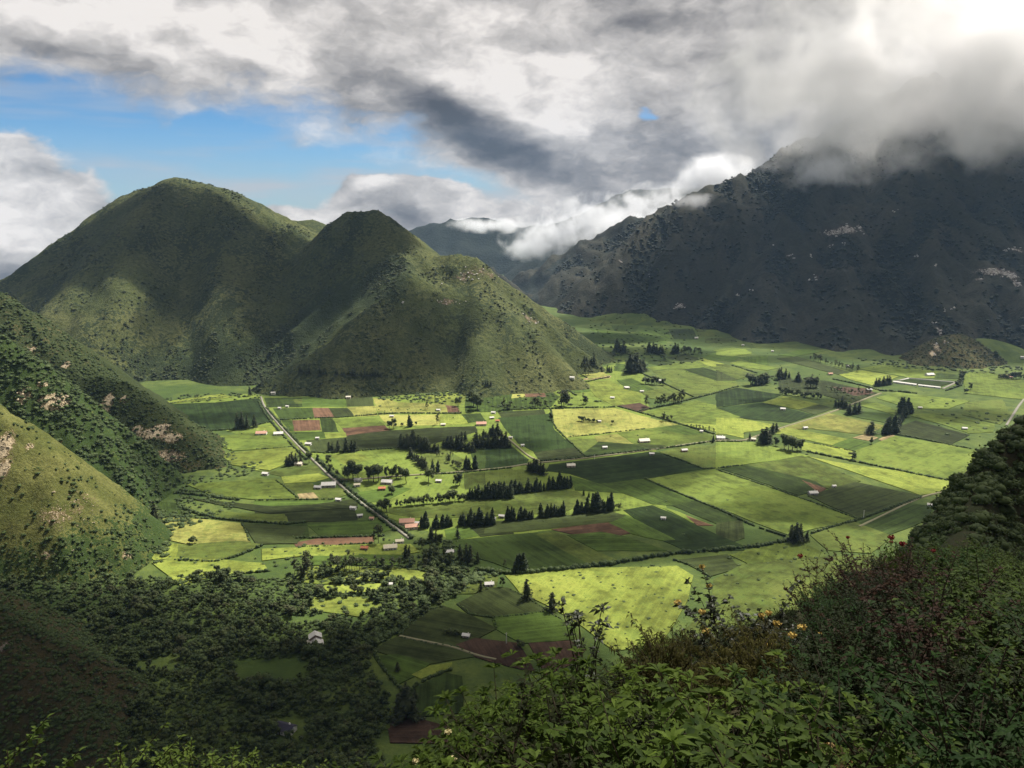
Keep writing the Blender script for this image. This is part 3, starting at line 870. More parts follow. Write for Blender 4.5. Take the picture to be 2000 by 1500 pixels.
def make_field(i, key, p):
    xy = p[:, :2]
    cen = xy.mean(0); rad = np.linalg.norm(xy - cen, axis=1)[:, None]
    xy = cen + (xy - cen) * (1 + 2.0 / (rad + 1))
    out = []                                # ragged margins
    for a, b in zip(xy, np.roll(xy, -1, 0)):
        n = max(1, int(np.linalg.norm(b - a) / 13))
        for k in range(n): out.append(a + (b - a) * k / n)
    xy = np.array(out)
    xy = xy + 2.2 * np.stack([fbm(xy[:, 0], xy[:, 1], 30, 500, 3), fbm(xy[:, 0], xy[:, 1], 30, 510, 3)], 1)
    off = 0.16 + 0.0035 * i
    bm = bmesh.new()
    vs = [bm.verts.new((x, y, 0)) for x, y in xy]
    f = bm.faces.new(vs)
    f.normal_update()
    if f.normal.z < 0: f.normal_flip()
    lo, hi = xy.min(0), xy.max(0)
    st = 45.0
    for ax in (0, 1):
        c = math.floor(lo[ax] / st) * st + st
        while c < hi[ax]:
            no = (1, 0, 0) if ax == 0 else (0, 1, 0)
            bmesh.ops.bisect_plane(bm, geom=bm.verts[:] + bm.edges[:] + bm.faces[:], plane_co=(c, c, 0), plane_no=no)
            c += st
    be = [e for e in bm.edges if e.is_boundary]
    ret = bmesh.ops.extrude_edge_only(bm, edges=be)
    low = {v for v in ret['geom'] if isinstance(v, bmesh.types.BMVert)}
    co = np.array([(v.co.x, v.co.y) for v in bm.verts])
    gz = np.maximum(floor_z(co[:, 0], co[:, 1]), slope_z(co[:, 0], co[:, 1]))
    for v, z in zip(bm.verts, gz): v.co.z = z + (off if v not in low else -0.6)
    bmesh.ops.triangulate(bm, faces=[f for f in bm.faces if len(f.verts) > 4])
    me = bpy.data.meshes.new('field')
    bm.to_mesh(me); bm.free()
    # rows run along the longest side
    e = np.roll(p[:, :2], -1, 0) - p[:, :2]
    d = e[np.argmax((e ** 2).sum(1))]; d = d / np.linalg.norm(d)
    c = np.empty(len(me.vertices) * 3, np.float32); me.vertices.foreach_get('co', c); c = c.reshape(-1, 3)
    set_attr(me, 'row', c[:, 0] * -d[1] + c[:, 1] * d[0] + i * 37.0)
    set_attr(me, 'along', c[:, 0] * d[0] + c[:, 1] * d[1])
    new_obj('field', me, FMAT[key], label=PAL[key][0], group='fields of the valley floor', kind='structure')
    FIELD_XY.append((key, xy))
def roofless(line): return line.strip() and not line.startswith('#')
FL = [parse(l) for l in FIELDS.splitlines() if roofless(l)]
FP = at_many([q for z, k, pts in FL for q in zp(z, pts)], VALLEY)
o_ = 0
for i, (z, k, pts) in enumerate(FL):
    make_field(i, k, FP[o_:o_ + len(pts)])
    o_ += len(pts)

# ---------------------------------------------------------------- roads and tracks
def resample(p, step):
    out = [p[0]]
    for a, b in zip(p[:-1], p[1:]):
        n = max(1, int(np.linalg.norm(b - a) / step))
        for k in range(1, n + 1): out.append(a + (b - a) * k / n)
    return np.array(out)
def smooth_line(p, it=2):
    for _ in range(it):
        q = [p[0]]
        for a, b in zip(p[:-1], p[1:]): q += [a * .75 + b * .25, a * .25 + b * .75]
        p = np.array(q + [p[-1]])
    return p
def make_road(name, uv, width, mat, label, forms=VALLEY, lift=1.0):
    p = at_many(uv, forms)[:, :2]
    p = resample(smooth_line(p), 12)
    t = np.gradient(p, axis=0); t /= np.linalg.norm(t, axis=1)[:, None] + 1e-9
    n = np.stack([-t[:, 1], t[:, 0]], 1)
    jit = 1 + 0.35 * fbm(p[:, 0], p[:, 1], 25, 520, 3)
    rows = []
    for k, h in ((-.5, -3.5), (-.5, 0), (.5, 0), (.5, -3.5)):
        q = p + n * (width * k * jit)[:, None]
        z = ground_z(q[:, 0], q[:, 1], forms) + lift + h
        rows.append(np.column_stack([q, z]))
    v = np.concatenate(rows); m = len(p)
    f = []
    for r in range(3):
        a = np.arange(m - 1) + r * m
        f.append(np.stack([a, a + 1, a + 1 + m, a + m], 1))
    me = mesh_np(name, v, np.concatenate(f))
    return new_obj(name, me, mat, label=label, kind='structure')
ROAD_MAT = plain('pale_gravel', (0.17, 0.16, 0.13), 0.95, 0.1, 0.25, 0.2)
TRACK_MAT = plain('earth_track', (0.15, 0.14, 0.085), 0.95, 0.1, 0.3, 0.2)
make_road('road', zp('4', [(38, 300), (60, 370), (110, 440), (200, 545), (330, 690), (450, 800), (580, 930), (650, 985), (760, 1085), (900, 1190), (1080, 1320), (1200, 1410)]), 2.9, ROAD_MAT, 'pale gravel road running straight down through the fields')
make_road('track', zp('4', [(600, 945), (760, 950), (1000, 930), (1260, 912), (1600, 890), (2000, 851)]) + zp('5', [(300, 828), (700, 790), (1280, 718), (1770, 642), (2000, 645)])[0:] + zp('6', [(200, 862), (380, 800), (560, 745), (760, 680), (900, 625), (1000, 585), (1070, 560)]), 3.6, TRACK_MAT, 'farm track crossing the valley between hedges')
make_road('track', zp('5', [(130, 600), (230, 680), (330, 770), (420, 805)]), 3.0, TRACK_MAT, 'short farm track beside the dark tree block')
make_road('track', zp('6', [(2000, 600), (1960, 650), (1920, 715), (1885, 770)]), 3.2, ROAD_MAT, 'pale track near the right edge above the dark slope')
make_road('track', zp('7', [(600, 812), (780, 850), (960, 885), (1100, 938), (1230, 965)]), 2.4, TRACK_MAT, 'grassy track below the small white shed')
make_road('track', zp('6', [(1470, 532), (1555, 492)]), 3.5, ROAD_MAT, 'short pale track beside the white-walled plot')
make_road('track', zp('6', [(930, 1430), (1180, 1310), (1330, 1235), (1500, 1200), (1610, 1155)]), 2.6, TRACK_MAT, 'grassy lane below the dark square field')
# ---------------------------------------------------------------- foliage building blocks
RNG = np.random.default_rng(11)
def rot_rand(n, rng, tilt=1.0):
    """random orthonormal frames, z axis biased upward when tilt < 1"""
    z = rng.normal(size=(n, 3)); z[:, 2] = np.abs(z[:, 2]) + (1 - tilt) * 2.0
    z /= np.linalg.norm(z, axis=1)[:, None]
    a = rng.normal(size=(n, 3))
    x = np.cross(a, z); x /= np.linalg.norm(x, axis=1)[:, None] + 1e-9
    return x, np.cross(z, x), z
def leaf_quads(c, size, rng, tilt=0.8, asp=0.7):
    """one bent leaf-clump face per centre: two triangles folded along the middle"""
    n = len(c)
    x, y, z = rot_rand(n, rng, tilt)
    s = (size * rng.uniform(0.6, 1.3, n))[:, None] if np.isscalar(size) else (size * rng.uniform(0.6, 1.3, n))[:, None]
    fold = 0.35 * s * z
    v = np.stack([c - x * s, c - y * s * asp - fold, c + x * s, c + y * s * asp - fold], 1).reshape(-1, 3)
    i = np.arange(n)[:, None] * 4
    f = np.concatenate([i + np.array([0, 1, 2]), i + np.array([0, 2, 3])])
    return v, f
def blob(c, r, seed, sub=1, amp=0.35, sq=(1, 1, 1)):
    v, f = ICO[sub]
    n = fbm(v[:, 0] * 2 + seed * 3.1, v[:, 1] * 2 + v[:, 2] * 1.3, 1.0, seed, 3)
    w = v * (1 + amp * 1.8 * n)[:, None] * np.array(sq) * r + np.asarray(c)
    return w, f
def _ico(sub):
    bm = bmesh.new(); bmesh.ops.create_icosphere(bm, subdivisions=sub, radius=1.0)
    v = np.array([q.co[:] for q in bm.verts]); f = np.array([[q.index for q in p.verts] for p in bm.faces]); bm.free()
    return v, f
ICO = {1: _ico(1), 2: _ico(2), 3: _ico(3)}
def join(parts):
    V, F, o = [], [], 0
    for v, f in parts:
        V.append(v); F.append(np.asarray(f) + o); o += len(v)
    return np.concatenate(V), np.concatenate(F)
def tube(pts, r0, r1, n=5):
    pts = np.asarray(pts, float); m = len(pts)
    t = np.gradient(pts, axis=0); t /= np.linalg.norm(t, axis=1)[:, None] + 1e-9
    ref = np.where(np.abs(t[:, 2:3]) > 0.9, np.array([[1.0, 0, 0]]), np.array([[0, 0, 1.0]]))
    a = np.cross(t, ref); a /= np.linalg.norm(a, axis=1)[:, None] + 1e-9
    b = np.cross(t, a)
    rr = np.linspace(r0, r1, m)[:, None]
    V = []
    for k in range(n):
        an = 2 * math.pi * k / n
        V.append(pts + rr * (a * math.cos(an) + b * math.sin(an)))
    V = np.stack(V, 1).reshape(-1, 3)
    F = []
    for i in range(m - 1):
        for k in range(n):
            p, q = i * n + k, i * n + (k + 1) % n
            F += [(p, q, q + n), (p, q + n, p + n)]
    return V, np.array(F)

def foliage_material(name, lo, hi, rough=0.75, spec=0.25, scale=1.5, trans=0.25, other=None):
    m = bpy.data.materials.new(name); m.use_nodes = True
    m.node_tree.nodes.clear()
    t = NT(m.node_tree)
    rnd = S(t, t.node('ShaderNodeObjectInfo').outputs['Random'])
    pos = S(t, t.node('ShaderNodeNewGeometry').outputs['Position'])
    isl = S(t, t.node('ShaderNodeNewGeometry').outputs['Random Per Island'])
    n = t.noise(pos, scale, 3, 0.6)
    c = t.mix(t.mapr(n * 0.4 + isl * 0.35 + rnd * 0.25, 0.2, 0.8, smooth=False), lo, hi)
    if other:
        c = t.mix(t.mapr(t.noise(t.vec(rnd * 91.0, 0.0, 0.0), 1.0, 1), 0.45, 0.75) * 0.7, c, other)
    b = t.node('ShaderNodeBsdfPrincipled')
    b.inputs['Roughness'].default_value = rough
    b.inputs['Specular IOR Level'].default_value = spec
    t.put(b.inputs['Base Color'], c)
    tr = t.node('ShaderNodeBsdfTranslucent'); t.put(tr.inputs[0], c)
    mx = t.node('ShaderNodeMixShader'); mx.inputs[0].default_value = trans
    t.l.new(b.outputs[0], mx.inputs[1]); t.l.new(tr.outputs[0], mx.inputs[2])
    o = t.node('ShaderNodeOutputMaterial'); t.l.new(mx.outputs[0], o.inputs[0])
    return m
MAT_CYP = foliage_material('cypress_needles', (0.014, 0.024, 0.010), (0.038, 0.054, 0.020), scale=0.4)
MAT_PINE = foliage_material('pine_needles', (0.016, 0.026, 0.011), (0.060, 0.072, 0.026), scale=0.4, other=(0.050, 0.058, 0.024))
MAT_BROAD = foliage_material('broadleaf', (0.026, 0.040, 0.013), (0.080, 0.100, 0.028), scale=0.4)
MAT_EUCA = foliage_material('eucalyptus_leaf', (0.032, 0.042, 0.018), (0.085, 0.096, 0.036), scale=0.4)
MAT_BUSH = foliage_material('bush_leaf', (0.020, 0.038, 0.011), (0.066, 0.094, 0.024), scale=0.25)
MAT_SCRUB = foliage_material('scrub_leaf', (0.019, 0.031, 0.010), (0.058, 0.068, 0.021), scale=0.05)
MAT_WOOD = foliage_material('wood_leaf', (0.016, 0.032, 0.011), (0.080, 0.108, 0.028), scale=0.06, other=(0.072, 0.066, 0.030))
MAT_FOREST = foliage_material('forest_leaf', (0.012, 0.018, 0.012), (0.032, 0.038, 0.023), scale=0.02)
MAT_BARK = plain('bark', (0.06, 0.045, 0.032), 0.9, 0.1, 0.3, 1.0)

def crown_mesh(kind, seed):
    rng = np.random.default_rng(seed)
    parts = []
    if kind == 'cypress':
        for k in range(7):
            z = 0.12 + 0.12 * k
            r = 0.13 * (1 - (k / 7.2) ** 1.6) * rng.uniform(0.85, 1.2)
            parts.append(blob((rng.normal(0, .012), rng.normal(0, .012), z), r, seed + k, 1, 0.3, (1, 1, 1.35)))
        n = 170
        z = rng.uniform(0.03, 1.0, n); a = rng.uniform(0, 6.28, n)
        r = 0.145 * (1 - z ** 1.7) * rng.uniform(0.8, 1.15, n)
        c = np.stack([r * np.cos(a), r * np.sin(a), z], 1)
        parts.append(leaf_quads(c, 0.035, rng, 0.9))
    elif kind == 'pine':
        lv = 9
        for k in range(lv):
            z = 0.16 + 0.82 * k / lv
            R0 = 0.27 * (1 - (k / lv)) ** 0.85 + 0.02
            nb = int(9 - k * 0.5)
            for q in range(nb):
                a = rng.uniform(0, 6.28); L = R0 * rng.uniform(0.65, 1.2)
                m = max(3, int(9 * L / 0.27) + 2)
                s = np.linspace(0.15, 1, m)
                c = np.stack([s * L * math.cos(a), s * L * math.sin(a), z - 0.10 * s * L / 0.27 + rng.normal(0, .012, m)], 1)
                parts.append(leaf_quads(c, 0.05 * (1.15 - 0.5 * s), rng, 0.5))
        parts.append(blob((0, 0, 0.40), 0.13, seed, 1, 0.3, (1, 1, 2.2)))
    elif kind == 'broad':
        nl = 11
        for k in range(nl):
            a = rng.uniform(0, 6.28); h = rng.uniform(0.30, 0.88); r = 0.26 * math.sqrt(max(0.05, 1 - ((h - 0.55) / 0.45) ** 2)) * rng.uniform(0.3, 1.0)
            c0 = np.array((r * math.cos(a), r * math.sin(a), h)); br = rng.uniform(0.10, 0.17)
            parts.append(blob(c0, br * 0.78, seed + k, 1, 0.4))
            n = 55
            d = rng.normal(size=(n, 3)); d /= np.linalg.norm(d, axis=1)[:, None]
            parts.append(leaf_quads(c0 + d * br * rng.uniform(0.7, 1.15, n)[:, None], 0.034, rng, 0.7))
    elif kind == 'euca':
        for k in range(13):
            a = rng.uniform(0, 6.28); h = rng.uniform(0.32, 0.97); r = (0.19 if h < 0.8 else 0.10) * rng.uniform(0.2, 1.0)
            c0 = np.array((r * math.cos(a), r * math.sin(a), h)); br = rng.uniform(0.055, 0.11)
            n = 34
            d = rng.normal(size=(n, 3)); d /= np.linalg.norm(d, axis=1)[:, None]
            parts.append(leaf_quads(c0 + d * br * rng.uniform(0.2, 1.1, n)[:, None] * np.array((1, 1, 1.3)), 0.033, rng, 0.9))
    v, f = join(parts)
    return mesh_np('crown', v, f)
def trunk_mesh(kind, seed):
    rng = np.random.default_rng(seed + 99)
    top = {'cypress': 0.5, 'pine': 0.92, 'broad': 0.55, 'euca': 0.93}[kind]
    r = {'cypress': 0.018, 'pine': 0.020, 'broad': 0.026, 'euca': 0.014}[kind]
    z = np.linspace(-0.03, top, 6)
    wob = np.cumsum(rng.normal(0, 0.008, (6, 2)), 0); wob[0] = 0
    pts = np.column_stack([wob, z])
    parts = [tube(pts, r, r * 0.35, 5)]
    if kind in ('broad', 'euca'):
        for k in range(5):
            a = rng.uniform(0, 6.28); h0 = rng.uniform(0.25, 0.6); L = rng.uniform(0.12, 0.22)
            s = np.linspace(0, 1, 4)[:, None]
            b = np.array((wob[3][0], wob[3][1], h0)) + s * np.array((L * math.cos(a), L * math.sin(a), L * 1.1))
            parts.append(tube(b, r * 0.5, r * 0.15, 4))
    v, f = join(parts)
    return mesh_np('trunk', v, f, True)
TREE = {}
for kind, mat in (('cypress', MAT_CYP), ('pine', MAT_PINE), ('broad', MAT_BROAD), ('euca', MAT_EUCA)):
    TREE[kind] = []
    for q in range(5):
        cr = crown_mesh(kind, 1000 + 37 * q + len(kind)); cr.materials.append(mat)
        tk = trunk_mesh(kind, 1000 + 37 * q); tk.materials.append(MAT_BARK)
        TREE[kind].append((cr, tk))
TREE_NAME = {'cypress': 'cypress_tree', 'pine': 'pine_tree', 'broad': 'broadleaf_tree', 'euca': 'eucalyptus_tree'}
def put_tree(kind, p, h, label, group, wide=1.0):
    cr, tk = TREE[kind][random.randrange(5)]
    e = bpy.data.objects.new(TREE_NAME[kind], None)
    COL.objects.link(e)
    e.empty_display_size = 0.5
    e.location = p
    w = h * wide * random.uniform(0.8, 1.3)
    e.scale = (w, w, h)
    e.rotation_euler = (random.gauss(0, .035), random.gauss(0, .035), random.uniform(0, 6.28))
    e['label'] = label; e['category'] = 'tree'
    if group: e['group'] = group
    for nm, me in (('crown', cr), ('trunk', tk)):
        o = bpy.data.objects.new(nm, me); COL.objects.link(o); o.parent = e
    return e
# zoom kind width | entries: x,y,h single trees; x0,y0>x1,y1*n@h rows | label | group
TREES = """
4 pine 1 | 335,118>425,118*6@66 495,127>550,131*4@60 610,132>990,145*17@60 1130,152,48 1790,216>1840,214*3@52 | dark conifer in the line along the foot of the twin hill | conifers along the hill foot
4 pine 1.1 | 575,732,86 600,730,76 640,730,98 705,730,122 750,728,96 775,726,92 | dark conifer in the clump below the dark olive field | clump by the olive field
4 broad 1 | 1040,550,62 1072,550,78 | round dark tree of the pair in the pale yellow pasture | pair in the pasture
4 cypress 1.3 | 1205,534,96 | lone dark columnar tree standing in the pale yellow pasture | 
4 broad .9 | 1140,532,36 1250,527,34 | small reddish round tree beside the lone columnar tree | small round trees
4 euca 1 | 1415,517,92 1340,400,70 | sparse tree among the pale yellow pastures below the hill | sparse pasture trees
4 broad 1 | 1580,372,84 | round dark tree above the small brown plot | 
4 broad 1 | 1690,322,92 1730,402,135 1700,372,110 | large dark tree in the clump above the dark green plots | clump above the green plots
4 pine 1.2 | 1120,702>1440,742*14@112 1150,662>1300,692*6@112 1450,692>1700,732*12@112 1700,702>1960,692*12@118 1760,622>1930,602*7@90 1500,682>1650,642*6@80 1200,772>1330,872*8@100 | dark tree in the dense grove at the middle of the valley | trees of the dark grove
5 pine 1.1 | 0,692>200,702*10@58 20,612>110,602*6@92 | dark tree at the right end of the dense valley grove | trees of the dark grove end
4 cypress 1.5 | 1380,892,100 1420,892,95 1640,862,100 1660,872,90 1710,867,112 | dark tree around the little orchard plot below the grove | trees round the orchard plot
4 euca 1.3 | 1480,800>1610,880*9@58 1400,770>1560,760*6@44 | light leafy tree inside the little orchard plot | orchard trees
4 pine 1.2 | 240,842,80 262,838,92 285,828,100 315,832,95 350,817,60 345,762,50 | dark pine in the bright pasture left of the gravel road | pines left of the road
4 broad 1 | 415,817,84 565,837,86 590,892,62 480,800,50 | dark tree at the edge of the gravel road | roadside trees
4 broad 1.1 | 720,947,130 760,947,150 800,947,120 880,957,112 920,967,142 960,957,120 | tall broad tree behind the roadside houses | tall trees behind the houses
4 broad .9 | 640,932,60 690,932,70 1020,932,90 1060,927,80 1100,942,110 1130,937,90 1175,977,130 1345,967,130 1560,1002,92 1590,992,100 | leafy tree in the row along the farm track | trees along the farm track
4 broad 1.2 | 1060,1062,72 | round tree right of the orange-roofed house | 
4 broad 1.1 | 1080,1162>1640,1112*16@82 980,1190,100 1020,1200,110 | dark leafy tree in the clump left of the upper row | mixed clump
4 cypress 1.5 | 1640,1102>2000,1092*16@112 | dark cypress in the upper long row across the valley | upper cypress row
5 cypress 1.5 | 10,1072>150,1067*7@105 170,1062>310,1047*8@110 320,1047>480,1032*7@95 490,1027>660,1012*10@128 | dark cypress in the upper long row across the valley | upper cypress row
4 cypress 1.5 | 1290,1322>1330,1322*3@110 1370,1332>1540,1312*8@102 1580,1307>1850,1302*12@122 1960,1272>2000,1272*3@80 | dark cypress in the lower long row across the valley | lower cypress row
5 cypress 1.5 | 160,1267>220,1267*4@96 240,1262>360,1257*7@92 430,1242,108 470,1237>610,1227*8@106 680,1217>790,1202*7@102 810,1202>930,1197*8@132 950,1192,110 972,1188,142 | dark cypress in the lower long row across the valley | lower cypress row
5 euca 1.2 | 1000,1182>1060,1180*3@62 | thin tree at the right end of the lower cypress row | row end trees
5 cypress 1.4 | 760,1072,52 800,1087,46 830,1090,40 | small conifer between the two long cypress rows | small conifers
5 pine 1.2 | 320,880>450,912*9@102 | dark conifer clump at the near end of the short farm track | conifers by the short track
7 pine 1 | 810,192,104 835,197,88 640,302,98 660,292,80 1000,312,112 1030,327,132 1060,332,126 1110,332,76 | dark conifer near the white-roofed farm at the wood's edge | conifers at the wood edge
7 pine 1.1 | 980,172,78 | single conifer at the corner of the dark green field | 
7 broad 1.1 | 870,202,62 780,332,100 830,322,100 880,342,80 930,342,82 750,232,64 900,300,60 | leafy tree around the white-roofed farm at the wood's edge | trees round the farm
7 cypress 1.7 | 1365,387,110 1385,387,116 1410,387,122 | dark conifer of the trio below the dark green field | conifer trio
7 euca 1 | 1280,372,72 | thin bare-looking tree left of the conifer trio | 
7 pine .9 | 1430,572,148 | tall thin pine at the edge of the bright pasture | 
7 pine 1.5 | 1590,645,128 | broad-based conifer standing at the edge of the bright pasture | 
7 pine 1 | 1130,517,76 | small conifer on the olive mound | 
7 broad .9 | 1270,485,62 | dark round tree right of the olive mound | 
7 euca 1.2 | 150,382,90 200,392,112 255,392,102 290,392,108 340,387,100 450,372,92 550,372,80 600,362,70 390,362,60 | scraggy tree in the broken line above the dark wood | scraggy trees above the wood
7 euca 1.1 | 440,207,82 465,202,132 500,207,42 | slim tree at the end of the red-brown strip | slim trees by the brown strip
7 pine 1.2 | 640,1360,235 600,1345,150 690,1350,140 | big dark tree above the brown plot at the bottom | dark trees at the bottom
3 pine .9 | 870,822,165 | tall dark conifer beside the pale walled pasture | 
3 euca 1 | 1715,1077,142 1645,1062,92 1850,1012,72 1950,1032,102 1980,1042,92 | tall sparse tree in the bright strips above the wood | sparse trees above the wood
3 pine 1 | 1330,252,92 1355,250,96 1380,252,80 1420,242,70 1395,67,62 | dark tree in the clump on the deep green field | clump on the deep green field
3 broad 1.2 | 1085,892,40 1060,890,30 | round bush-like tree on the lower edge of the pale pasture | round bushes on the pasture
9 pine 1.2 | 330,582>460,622*6@130 690,602>860,632*9@112 960,622>1030,612*4@122 490,832>660,802*11@192 250,822>310,822*3@92 0,722>130,732*5@102 | dark tree in the clumps at the far end of the valley | far valley clumps
9 euca 1.2 | 1050,622>1280,622*9@80 20,852,130 55,850,110 | sparse tree between the far clumps and the fields | sparse far trees
9 broad 1.2 | 1800,960>1990,940*7@110 660,940>880,960*7@80 | dark tree beside a small far farmstead | trees by far farmsteads
5 euca 1 | 1250,382,92 1330,377>1530,347*13@86 | slender eucalyptus in the row beside the dark brown plot | eucalyptus row
5 euca 1.4 | 580,372>640,372*4@112 750,362>790,357*3@92 130,407>190,402*3@80 350,387>480,382*6@76 | feathery tree along the green bank above the deep green field | feathery bank trees
5 euca 1.1 | 1370,492>1450,492*5@60 1580,542>1780,582*8@46 | small sparse tree along the diagonal hedge | sparse hedge trees
5 broad 1.1 | 720,492>870,502*9@44 500,482,56 985,517,36 | low dark tree in the thicket on the pale pasture | thicket on the pale pasture
5 cypress 1.6 | 1770,657,56 | tiny conifer beside the white house by the track | 
6 pine 1.2 | 290,892,102 315,892,112 340,882,82 360,822,70 385,812,60 215,867,52 | dark tree at the bend of the farm track | trees at the track bend
6 broad 1 | 440,922,92 465,932,106 490,932,92 520,937,72 545,932,70 385,902,52 | bushy dark tree right of the track bend | bushy trees by the bend
6 pine 1.6 | 1000,827,82 | lone conifer beside the tan plots | 
6 cypress 1.7 | 1085,827>1160,817*6@100 1172,792>1230,702*6@64 1190,692>1265,692*6@82 | dark conifer in the short file beside the tan plots | short conifer file
6 pine 1.2 | 225,512>300,507*6@60 325,492,62 395,472>450,467*5@72 470,467,46 510,482>545,492*3@62 770,652>850,662*6@72 850,702>925,692*6@66 1030,517>1140,502*9@52 | dark tree in the scattered clumps of the right-hand fields | scattered clumps
6 euca 1.3 | 580,522>660,527*8@70 600,342>920,422*14@40 730,552>1000,572*12@40 | sparse tree in the thin lines of the right-hand fields | thin tree lines
6 broad 1.2 | 880,992,48 | single round tree in the bright yellow-green pasture | 
6 broad 1 | 1005,892,42 1810,347,52 1500,1247,46 1650,537,40 1625,562,34 | small single tree between the right-hand pastures | small pasture trees
6 broad 1.2 | 400,562>680,602*14@40 1840,467>2000,467*11@36 1560,520>1600,460*5@44 | dark tree in a low thick row at the far right | low thick rows
8 pine 1.2 | 990,242,75 1010,244,86 1030,242,82 1055,237,46 | dark conifer group at the corner of the large light field | conifer group at the field corner
7 broad 1.6 | 900,800,36 935,805,40 970,802,38 920,790,34 | low dark tree in the thicket beside the grey-white shed | thicket by the shed
7 broad 1.3 | 1395,885,55 1380,880,46 | dark round bush-like tree at the ploughed plots | bushes at the ploughed plots
7 pine 1.1 | 700,1240,90 650,1180,80 590,1040,70 | dark tree at the right edge of the wood | trees at the wood's right edge
"""
def nth(n): return str(n) + ('th' if 10 <= n % 100 <= 20 else {1: 'st', 2: 'nd', 3: 'rd'}.get(n % 10, 'th'))
def place_trees():
    jobs = []
    for line in TREES.strip().splitlines():
        a, ent, lab, grp = (line.split('|') + [''])[:4]
        z, kind, w = a.split()
        s = ZOOM[z][2]
        for e in ent.split():
            if '>' in e:
                q, h = e.split('@'); q, n = q.split('*'); p0, p1 = q.split('>')
                x0, y0 = map(float, p0.split(',')); x1, y1 = map(float, p1.split(','))
                n = int(n)
                for k in range(n):
                    f = (k + random.uniform(0.2, 0.8)) / n
                    jobs.append((kind, zp(z, [(x0 + (x1 - x0) * f, y0 + (y1 - y0) * f + random.uniform(-2, 2))])[0], float(h) * random.uniform(0.55, 1.18) * s, float(w), lab.strip(), grp.strip()))
            else:
                x, y, h = map(float, e.split(','))
                jobs.append((kind, zp(z, [(x, y)])[0], h * s, float(w), lab.strip(), grp.strip()))
    ps = at_many([j[1] for j in jobs], [slope_z, hill_z])
    rank = {}
    for i in sorted(range(len(jobs)), key=lambda i: jobs[i][1][0]): rank.setdefault(jobs[i][4], []).append(i)
    for (kind, uv, h, w, lab, grp), p, i in zip(jobs, ps, range(len(jobs))):
        k = np.linalg.norm(p - np.array((0, 0, CAM_H))) / FPX
        r = rank[lab]
        if len(r) > 1: lab = lab + ', ' + nth(r.index(i) + 1) + ' from the left'
        put_tree(kind, p, h * k * 1.06, lab, grp or None, w)
place_trees()
# ---------------------------------------------------------------- hedges, scrub and woods
def bush_mesh(seed, nb=3, nq=40, sub=1, q=0.16, flat=0.75):
    rng = np.random.default_rng(seed)
    parts = []
    for k in range(nb):
        a = rng.uniform(0, 6.28); r = rng.uniform(0, 0.45) if nb > 1 else 0
        parts.append(blob((r * math.cos(a), r * math.sin(a), 0.42 * flat + rng.uniform(-.05, .2)), rng.uniform(0.38, 0.62), seed + k, sub, 0.4, (1, 1, flat)))
    if nq:
        d = rng.normal(size=(nq, 3)); d[:, 2] = np.abs(d[:, 2]) * 0.8; d /= np.linalg.norm(d, axis=1)[:, None]
        parts.append(leaf_quads(d * rng.uniform(0.55, 1.0, nq)[:, None] * np.array((1, 1, flat * 1.25)) + np.array((0, 0, 0.12)), q, rng, 0.8))
    v, f = join(parts)
    return mesh_np('bush', v, f)
def wood_tree_mesh(seed):
    rng = np.random.default_rng(seed)
    parts = [tube([(0, 0, -0.05), (0.01, 0, 0.25), (0, 0.02, 0.5)], 0.04, 0.02, 5)]
    for k in range(9):
        a = rng.uniform(0, 6.28); h = rng.uniform(0.32, 0.82); r = 0.40 * math.sqrt(max(0.05, 1 - ((h - 0.5) / 0.5) ** 2)) * rng.uniform(0.2, 0.95)
        c0 = np.array((r * math.cos(a), r * math.sin(a), h)); br = rng.uniform(0.13, 0.22)
        parts.append(blob(c0, br * 0.8, seed + k, 1, 0.45))
        n = 46
        d = rng.normal(size=(n, 3)); d /= np.linalg.norm(d, axis=1)[:, None]
        parts.append(leaf_quads(c0 + d * br * rng.uniform(0.75, 1.15, n)[:, None], 0.045, rng, 0.6))
    v, f = join(parts)
    return mesh_np('wood_tree', v, f)
def proto(meshes, mat, name):
    c = bpy.data.collections.new(name)
    for m in meshes:
        m.materials.append(mat)
        c.objects.link(bpy.data.objects.new(name, m))
    return c
def scatter_tree():
    """geometry nodes: put one of the collection's members on every point"""
    ng = bpy.data.node_groups.new('scatter', 'GeometryNodeTree')
    ng.interface.new_socket('Geometry', in_out='INPUT', socket_type='NodeSocketGeometry')
    ng.interface.new_socket('Members', in_out='INPUT', socket_type='NodeSocketCollection')
    ng.interface.new_socket('Geometry', in_out='OUTPUT', socket_type='NodeSocketGeometry')
    n, l = ng.nodes, ng.links
    gi = n.new('NodeGroupInput'); go = n.new('NodeGroupOutput')
    m2p = n.new('GeometryNodeMeshToPoints')
    ci = n.new('GeometryNodeCollectionInfo')
    ci.inputs['Separate Children'].default_value = True
    ci.inputs['Reset Children'].default_value = True
    iop = n.new('GeometryNodeInstanceOnPoints')
    iop.inputs['Pick Instance'].default_value = True
    def named(nm, typ):
        a = n.new('GeometryNodeInputNamedAttribute'); a.data_type = typ; a.inputs['Name'].default_value = nm
        return [o for o in a.outputs if o.enabled and o.name == 'Attribute'][0]
    l.new(gi.outputs[0], m2p.inputs['Mesh'])
    l.new(m2p.outputs[0], iop.inputs['Points'])
    l.new(gi.outputs[1], ci.inputs['Collection'])
    l.new(ci.outputs[0], iop.inputs['Instance'])
    l.new(named('pick', 'INT'), iop.inputs['Instance Index'])
    cx = n.new('ShaderNodeCombineXYZ'); l.new(named('turn', 'FLOAT'), cx.inputs[2])
    l.new(cx.outputs[0], iop.inputs['Rotation'])
    l.new(named('size', 'FLOAT_VECTOR'), iop.inputs['Scale'])
    l.new(iop.outputs[0], go.inputs[0])
    return ng
SCATTER = scatter_tree()
